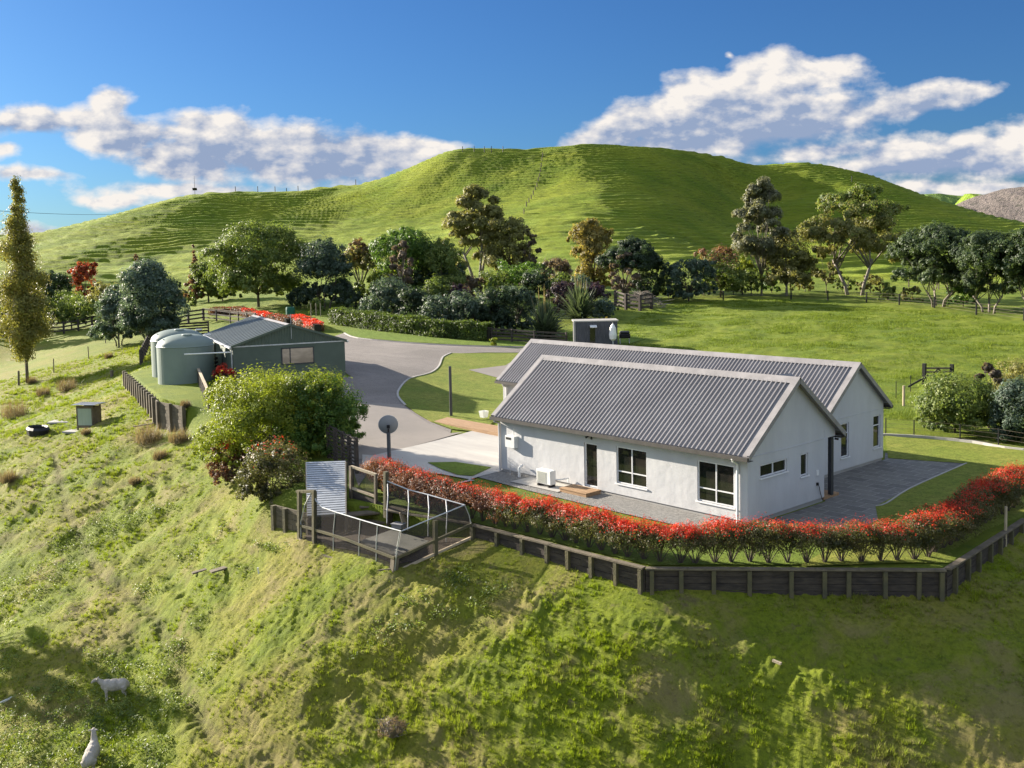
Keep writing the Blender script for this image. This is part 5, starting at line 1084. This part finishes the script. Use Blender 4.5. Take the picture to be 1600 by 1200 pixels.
for i,(u,v,tp_,w,mt) in enumerate(ug): T('low shrub filling the foot of the tree belt, %s of twenty-four from the left'%['first','second','third','fourth','fifth','sixth','seventh','eighth','ninth','tenth','eleventh','twelfth','thirteenth','fourteenth','fifteenth','sixteenth','seventeenth','eighteenth','nineteenth','twentieth','twenty-first','twenty-second','twenty-third','twenty-fourth'][sorted(q[0] for q in ug).index(u)],u,v,tp_,w,'bush',mt,name='shrub',cat='shrub',group='low shrubs at the foot of the tree belt',dens=.9)
# right side by the lawn
T('large glossy dark shrub right of the rear wing, below the gate',1492,676,580,128,'bush','mid',name='shrub',cat='shrub',dens=1.3,lf=.13)
T('slim brown-tipped tree between the two large right-hand shrubs',1545,668,562,56,'sparse',[('olive',.6),('twig',1)],dens=1.6)
T('bright olive bush behind the right-hand shrubs',1584,640,556,70,'bush','olive',name='shrub',cat='shrub')
T('dark teal shrub cut off by the right edge beside the lawn',1596,690,586,86,'bush','teal',name='shrub',cat='shrub',dens=1.3,lf=.13)
# two big bushes above the pen
p=G(372,742);plant('shrub','huge bright yellow-green bush left of the drive','shrub',(p[0]-.7,p[1]+1.9,p[2]-.2),6.9,5.2,'bush','lime',lf=.125,n=56000,cl=.26,stems=3,tr=.02,asp=.42)
p=G(515,716);plant('shrub','huge dark green bush right of and against the yellow-green one','shrub',(p[0]-1.7,p[1]+.5,p[2]-.2),5.0,4.35,'bush',[('deep',.80),('lime',1)],lf=.13,n=42000,cl=.26,stems=3,tr=.02)
p=G(402,792);plant('photinia_shrub','rounded photinia bush with scattered red leaves left of the bird pen','shrub',(p[0],p[1]+.8,p[2]-.1),3.3,2.9,'bush',[('pho',1.02),('tip',1)],lf=.10,n=19000,cl=.3,stems=3,tr=.02)
p=G(352,756);plant('photinia_shrub','redder photinia bush tucked under the yellow-green bush','shrub',(p[0]-.1,p[1]+.2,p[2]-.1),2.4,2.1,'bush',[('phob',.85),('tip',1)],lf=.10,n=8000,cl=.3,stems=3,tr=.02)
T('small red-leaved bush between the tank terrace and the shed',352,605,568,34,'bush',[('phob',.6),('tip',1)],name='shrub',cat='shrub',dens=1.2)
# ---------------------------------------------------------------- photinia hedge, plant by plant
def photinia(lab,base,red,bronze,h=1.25,w=1.45,n=4200):
    t=thing('photinia_shrub',lab,'shrub',(0,0,0),0,'photinia shrubs planted as a hedge along the wall')
    B=[(0,0,h*.58,w*.46,w*.40,h*.36)]+[(w*.3*math.cos(a),w*.26*math.sin(a),h*random.uniform(.32,.8),w*.25,w*.23,h*.19) for a in (0,1.2,2.5,3.7,5.)]
    Q,C=clump_leaves(B,n,.056,.5,170);z=Q[:,:,2].mean(1)/h+rng.normal(size=n)*.065;mx=np.quantile(z,.985);m=z>mx-red*random.uniform(.65,1.35)-fbm(Q[:,0,0]*2.2,Q[:,0,1]*2.2,17,2)*.12;o=mesh_quads('foliage',Q,[FM[bronze],FM['tip']],t);o.data.polygons.foreach_set('material_index',m.astype(np.int32))
    st=MB()
    for i in range(11):
        a=i*.57+random.random()*.8;r=random.uniform(.04,.32)*w;zt=h*random.uniform(.5,.8);st.tube([(0,0,-.05),(r*.35*math.cos(a),r*.35*math.sin(a),h*.16),(r*.8*math.cos(a),r*.8*math.sin(a),h*.38),(r*math.cos(a),r*math.sin(a),zt)],[.018,.013,.009,.004],5,cap=False)
        for k in range(2): b=a+random.uniform(-.8,.8);st.tube([(r*.6*math.cos(a),r*.6*math.sin(a),h*.3),((r+.1)*math.cos(b),(r+.1)*math.sin(b),h*.56)],[.008,.004],4,cap=False)
    st.build('stems',surf('photinia_stems',(.115,.09,.07),(.07,.055,.045),6,.9,bumps=None),t);return t
HP=curve([(-13.9,-5.3),(-12.4,-5.75),(-9.5,-6.0),(-6.7,-5.75),(-3.3,-5.45),(.25,-5.15),(2.3,-3.3),(4.15,-1.6),(5.65,-.1),(5.9,.9),(5.7,3.4),(5.45,6.9),(5.35,8.7)],12,False)
D=[0];
for a,b in zip(HP[:-1],HP[1:]): D.append(D[-1]+math.dist(a,b))
nP=int(D[-1]/.52);protos={}
def hlab(f,i,n):
    side='beside the bird pen' if f<.27 else 'in front of the back wall of the house' if f<.52 else 'below the house corner' if f<.78 else 'by the right-hand retaining wall'
    return side
for i in range(nP):
    s=D[-1]*(i+.5)/nP;j=int(np.searchsorted(D,s))-1;f=(s-D[j])/(D[j+1]-D[j]);x,y=lerp(HP[j],HP[j+1],f);q=s/D[-1]
    kd='a' if q<.20 else 'b' if q<.27 else 'c' if q<.56 else 'd' if q<.73 else 'e'
    red,br={'a':(.03,'phob'),'b':(.10,'phob'),'c':(.16,'pho'),'d':(.11,'pho'),'e':(.11,'pho')}[kd];key=(kd,i%5)
    desc={'a':'bronze-leaved hedge photinia','b':'reddening bronze hedge photinia','c':'red-topped hedge photinia with green lower leaves','d':'red-topped photinia with bare lower stems','e':'dense green hedge photinia with scarlet tips'}[kd]
    if i==0: ps='leftmost plant of the long hedge'
    elif i==nP-1: ps='last plant at the right end of the hedge'
    elif q<.5: ps='plant %d from the left end'%(i+1)
    else: ps='plant %d from the right end'%(nP-i)
    lb='%s, %s'%(desc,ps)
    if (kd,i%5) not in protos: o=protos[key]=photinia(lb,None,red,br);KIDS[o.name]=kids(o)
    else:
        src=protos[key];o=src.copy();COL.objects.link(o);o['label']=lb
        for ch in KIDS[src.name]: c=ch.copy();COL.objects.link(c);c.parent=o
    hs_=random.uniform(.93,1.1)*(1.08 if q<.16 else 1.)*(1.12 if q>.86 else 1);o.location=(x+random.uniform(-.06,.06),y+random.uniform(-.06,.06),hz(x,y));o.rotation_euler.z=random.random()*6.28;o.scale=(1,1,hs_)
# far red hedge above the shed, in two pieces
def strip_hedge(name,label,P,w,h,mats,lf,n,box=False):
    P=[tuple(map(float,p[:2])) for p in P];t=thing(name,label,'hedge',(P[0][0],P[0][1],hz(*P[0])));o=np.array(t.location);pts=np.array(curve(P,14,False));seg=np.r_[0,np.cumsum(np.linalg.norm(np.diff(pts,axis=0),axis=1))]
    s=rng.random(n)*seg[-1];x=np.interp(s,seg,pts[:,0]);y=np.interp(s,seg,pts[:,1]);dx=np.interp(s+.1,seg,pts[:,0])-np.interp(s-.1,seg,pts[:,0]);dy=np.interp(s+.1,seg,pts[:,1])-np.interp(s-.1,seg,pts[:,1]);L=np.hypot(dx,dy)+1e-9;nx,ny=-dy/L,dx/L
    # points on the box profile of the hedge
    per=rng.random(n)*(2*h+w);off=np.where(per<h,-w/2,np.where(per<h+w,per-h-w/2,w/2));zz=np.where(per<h,per,np.where(per<h+w,h,2*h+w-per))
    wob=fbm(s*.8,zz*1.5,5,3)*.22*h+rng.normal(size=n)*.05*h
    N=np.stack([nx*np.where(per<h,-1,np.where(per<h+w,0,1)),ny*np.where(per<h,-1,np.where(per<h+w,0,1)),((per>=h)&(per<h+w))*1.],1)
    Pp=np.stack([x+nx*off,y+ny*off,H(x,y)+zz],1)+N*wob[:,None];N2=N+unit(n)*.8;N2/=np.linalg.norm(N2,axis=1)[:,None];Q=leaf_quads(Pp-o,N2,lf,.55)
    if len(mats)>1:
        m=(zz/h+rng.normal(size=n)*.12+fbm(s*.35,s*0,8,2)*.9)>mats[1][1];mesh_quads('red_growth',Q[m],FM[mats[1][0]],t);Q=Q[~m]
    mesh_quads('foliage',Q,FM[mats[0][0]],t)
    c=MB()
    for a,b in zip(pts[:-1:7],pts[7::7]): c.bar((a[0]-o[0],a[1]-o[1],hz(*a)-o[2]+h*.42),(b[0]-o[0],b[1]-o[1],hz(*b)-o[2]+h*.42),w*.55,h*.7)
    c.build('inner_branches',surf('inner_twigs',(.03,.028,.018),None,3,.95,bumps=None),t);return t
strip_hedge('clipped_hedge','long box-clipped green hedge along the far side of the drive',[G(524,505),G(600,516),G(680,526),G(767,533)],1.5,1.65,[('hedge',1)],.2,26000)
strip_hedge('photinia_hedge','low red and bronze hedge sweeping behind the shed roof ridge',[G(330,492),G(370,491),G(415,500),G(452,508)],1.2,.9,[('phob',1),('tip',1.0)],.2,7000)
strip_hedge('photinia_hedge','short bright scarlet hedge at the corner above the shed',[G(462,506),G(480,512),G(497,519)],1.3,1.,[('phob',1),('tip',.62)],.2,4000)
# flax
def blades(n,h,spread,wd,droop=.3,seg=4,base=.12):
    a=rng.random(n)*2*math.pi;le=h*rng.uniform(.6,1.1,n);ti=np.abs(rng.normal(size=n))*spread;b0=rng.random((n,2))*base*2-base;V=[]
    for k in range(seg+1):
        f=k/seg;out=np.sin(ti)*le*f+droop*le*f*f*np.sin(ti)*.8;z=np.cos(ti)*le*f-droop*le*f*f*np.sin(ti);w=wd*(1-f)**.6*(1 if k else .7)+.0008
        cx=b0[:,0]+np.cos(a)*out;cy=b0[:,1]+np.sin(a)*out;V.append(np.stack([cx-np.sin(a)*w,cy+np.cos(a)*w,z],1));V.append(np.stack([cx+np.sin(a)*w,cy-np.cos(a)*w,z],1))
    V=np.stack(V,1);K=2*(seg+1);i=np.arange(n)[:,None]*K;Fq=np.concatenate([np.stack([i[:,0]+2*k,i[:,0]+2*k+1,i[:,0]+2*k+3,i[:,0]+2*k+2],1) for k in range(seg)]);return V.reshape(-1,3),Fq
for u,v,tp_,n,mt,lb in((852,528,470,420,'flax','spiky flax bush with pale dried flower stalks beside the border'),(906,500,440,420,'flax','darker flax bush behind the spiky one, left of the purple shrub')):
    p=G(u,v);h=(v-tp_)/F*depth(p);t=thing('flax_bush',lb,'shrub',p,0,'flax bushes');V,Fq=blades(n,h*1.05,.62,.06*h/2.,.55,5,.5);np_mesh('leaves',V,Fq,FM[mt],t)
    V,Fq=blades(14,h*1.35,.22,.03,.1,4,.4);np_mesh('flower_stalks',V,Fq,FM['straw'],t)
# heap of cut branches behind the short fence
p=G(1000,480);t=thing('branch_heap','grey heap of cut branches behind the short dark fence','branches',p);m=MB()
for i in range(260):
    a=random.uniform(0,6.28);r=random.uniform(0,3.2);x,y=r*math.cos(a)*1.2,r*math.sin(a)*.8;z=max(0,1.7*(1-r/3.6)+random.uniform(-.3,.2));l=random.uniform(.6,1.8);b=random.uniform(0,6.28);m.tube([(x,y,z),(x+l*math.cos(b),y+l*math.sin(b),z+random.uniform(-.2,.5))],[.035,.012],4,cap=False)
m.build('twigs',palebark,t)
# rushes, dead bush, weeds
rs=[(232,692,52,'broad brown rush clump below the board wall, left of two'),(280,694,40,'brown rush clump below the board wall, right of two'),(252,722,30,'small brown rush clump under the two broad ones'),(24,655,50,'grey-brown rush clump at the left edge, upper'),(14,762,34,'brown rush clump at the left edge, lower'),(68,620,26,'small rush clump above the pump hut'),(105,612,36,'flat brown rush patch behind the pump hut'),(135,684,18,'thin dark rush tuft beside the concrete lid'),(212,762,22,'low brown tuft on the slope below the rushes'),(290,636,20,'tuft growing at the end of the pale board wall'),(50,600,20,'dark tuft beside the poplar foot'),(170,560,16,'brown tuft on the slope above the post wall')]
for u,v,w,lb in rs:
    p=G(u,v);d=depth(p);W_=w/F*d;t=thing('rush_clump',lb,'rushes',p,0,'rush clumps on the slope');V,Fq=blades(420,W_*.62,.55,.011,.35,3,W_*.34);np_mesh('stems',V,Fq,FM['rush'],t)
p=G(60,682);m=MB();m.lathe((0,0,-.1),[(.9,0),(.95,.35),(.8,.5),(.7,.42),(.65,.1)],14);o=m.build('old_stump',M['dark']);o.location=p;o.scale=(1.2,.7,1);tag(o,'low dark round trough half sunk in the left slope','stump')  # an old stump, shaped as a low hollow drum
p=G(614,1165);t=thing('dead_bush','dead grey-brown bush lying in the foreground grass','bush',p);Q,C=clump_leaves([(0,0,.25,.45,.35,.28)],1500,.05,.4);mesh_quads('twigs',Q,FM['twig'],t);m=MB()
for i in range(60): a=random.uniform(0,6.28);r=random.uniform(.2,.6);m.tube([(0,0,0),(r*math.cos(a)*.6,r*math.sin(a)*.5,random.uniform(.1,.4)),(r*math.cos(a),r*math.sin(a)*.8,random.uniform(.2,.62))],[.014,.009,.003],4,cap=False)
m.build('branches',palebark,t)
# trees standing on the slope just outside the left of the view; their shade falls into the lower left corner
for lb,x,y,w,h in(('big tree on the slope outside the left of the view, nearest one',-38.2,-27.4,8.,10.5),('big tree on the slope outside the left of the view, middle one',-35.4,-23.2,4.5,9.),('tallest tree on the slope outside the left of the view',-34.2,-20.6,3.8,11.5)):
    plant('tree',lb,'tree',(x,y,hz(x,y)-.3),w,h,'round','mid',lf=.3,n=5000,tr=.03)
# ---------------------------------------------------------------- grass on the slope
def tuft_mat():
    t=NT('slope_grass_blades');p=t.pos();i=t.island();mid=t.noise(p,1.1,5,.65,.4);big=t.noise(p,.22,4,.6)
    g=t.mix(t.mr(mid,.3,.7),(.185,.275,.012,1),(.33,.40,.022,1));g=t.mix(t.mr(big,.42,.62),g,(.30,.34,.035,1))
    dry=t.mr(t.noise(p,.45,5,.7,.6),.50,.64);d=t.math('MULTIPLY',dry,t.mr(i,.25,.6));g=t.mix(t.math('MAXIMUM',d,t.mr(i,.9,.93)),g,(.27,.23,.11,1))
    g=t.mix(t.mr(i,0,.35,.5,0),g,(.05,.075,.010,1))
    return t.out(g,.7,None,0,.2,trans=t.mix(.5,g,(.30,.38,.015,1)),tw=.42)
def grass():
    n=GTUFT;th=rng.uniform(-.62,.62,n);r=22+(112-22)*rng.random(n)**1.45;xr=np.sin(th)*r;yf=np.cos(th)*r;x=CAM[0]+cyw*xr-syw*yf;y=CAM[1]+syw*xr+cyw*yf
    sd,w=sdist(x,y);cl=fbm(x/.6,y/.6,101,3)+fbm(x/2.4,y/2.4,103,2)*.5;keep=((sd<-w*.8)|((w>.9)&(sd<w*1.3)))&(rng.random(n)<.8+cl*.9)&(dpoly(x,y,TRACK)>.16);q=inpoly(x,y,[pa[:2],pb[:2],pc_[:2],(-11.4,-7.2),(-13.2,-7.7)]);keep&=~q
    x,y=x[keep],y[keep];r=r[keep];n=len(x);z=H(x,y);B=30
    # each tuft is a small dense cushion of blades leaning outwards; gaps between cushions stay dark
    big=np.clip(.8+fbm(x/1.6,y/1.6,111,3)*1.3,.5,1.9);Rr=np.repeat(rng.uniform(.055,.13,n)*big*np.clip(r/42,1,2.2),B)
    a=rng.random(n*B)*6.283;el=rng.uniform(.15,1.5,n*B);ux=np.cos(a)*np.cos(el);uy=np.sin(a)*np.cos(el);uz=np.sin(el);b0=.45*Rr*rng.random(n*B)
    X=np.repeat(x,B)+np.cos(a)*b0;Y=np.repeat(y,B)+np.sin(a)*b0;Zb=np.repeat(z,B)-.015;wd=Rr*rng.uniform(.04,.09,n*B);le=Rr*rng.uniform(.7,1.25,n*B);ca_,sa_=-np.sin(a)*wd,np.cos(a)*wd
    V=np.stack([np.stack([X-ca_,Y-sa_,Zb],1),np.stack([X+ca_,Y+sa_,Zb],1),np.stack([X+ux*le,Y+uy*le,Zb+uz*le],1)],1).reshape(-1,3)
    o=np_mesh('slope_grass',V,np.arange(len(V)).reshape(-1,3),tuft_mat());tag(o,'rough pasture grass covering the slope below the house','grass',kind='stuff')
grass()

def weeds():
    n=5200;th=rng.uniform(-.56,.05,n);r=rng.uniform(30,52,n);xr=np.sin(th)*r;yf=np.cos(th)*r;x=CAM[0]+cyw*xr-syw*yf;y=CAM[1]+syw*xr+cyw*yf
    sd,w=sdist(x,y);k=(sd<-1.5)&(fbm(x/4,y/4,201,3)+fbm(x/.9,y/.9,207,2)*.6>.12);x,y=x[k],y[k];n=len(x);B=30;P=np.stack([np.repeat(x,B)+rng.normal(size=n*B)*.10,np.repeat(y,B)+rng.normal(size=n*B)*.10,np.repeat(H(x,y),B)+rng.uniform(.02,.26,n*B)],1)
    N=unit(n*B);N[:,2]=np.abs(N[:,2])+.4;N/=np.linalg.norm(N,axis=1)[:,None];o=mesh_quads('pasture_weeds',leaf_quads(P,N,.085,.45),FM['mid'],None);tag(o,'leafy weeds and thistles scattered through the pasture at lower left','weeds',kind='stuff')
weeds()

def paddock():
    P=[tuple(G(u,v)[:2]) for u,v in ((985,502),(1030,480),(1110,470),(1240,468),(1460,486),(1620,512),(1700,600),(1640,700),(1600,696),(1420,676),(1384,660),(1350,600),(1000,566),(965,530))];A=np.array(P);n=150000
    x=rng.uniform(A[:,0].min(),A[:,0].max(),n);y=rng.uniform(A[:,1].min(),A[:,1].max(),n);r=np.hypot(x-CAM[0],y-CAM[1]);k=inpoly(x,y,P)&(rng.random(n)<.35+fbm(x/2.,y/2.,301,3)*1.2)&(rng.random(n)<70/r);x,y,r=x[k],y[k],r[k];n=len(x);B=7;z=H(x,y)
    X=np.repeat(x,B)+rng.normal(size=n*B)*.16;Y=np.repeat(y,B)+rng.normal(size=n*B)*.16;Zb=np.repeat(z,B)-.03;h=rng.uniform(.05,.20,n*B)*np.repeat(np.clip(1+fbm(x/3,y/3,303,2)*1.5,.4,2),B);wd=.016*np.repeat(r,B)/60;a=rng.random(n*B)*6.283;ca_,sa_=np.cos(a)*wd,np.sin(a)*wd;ln=rng.normal(size=(n*B,2))*.5*h[:,None]
    V=np.stack([np.stack([X-ca_,Y-sa_,Zb],1),np.stack([X+ca_,Y+sa_,Zb],1),np.stack([X+ln[:,0],Y+ln[:,1],Zb+h],1)],1).reshape(-1,3)
    t=NT('paddock_grass_blades');i=t.island();g=t.ramp(i,[(0,(.05,.095,.014)),(.5,(.13,.19,.015)),(1,(.27,.31,.028))]);m=t.out(g,.7,None,0,.2,trans=(.16,.22,.02,1),tw=.35)
    o=np_mesh('paddock_grass',V,np.arange(len(V)).reshape(-1,3),m);tag(o,'short pasture grass of the paddock behind the house','grass',kind='stuff')
paddock()
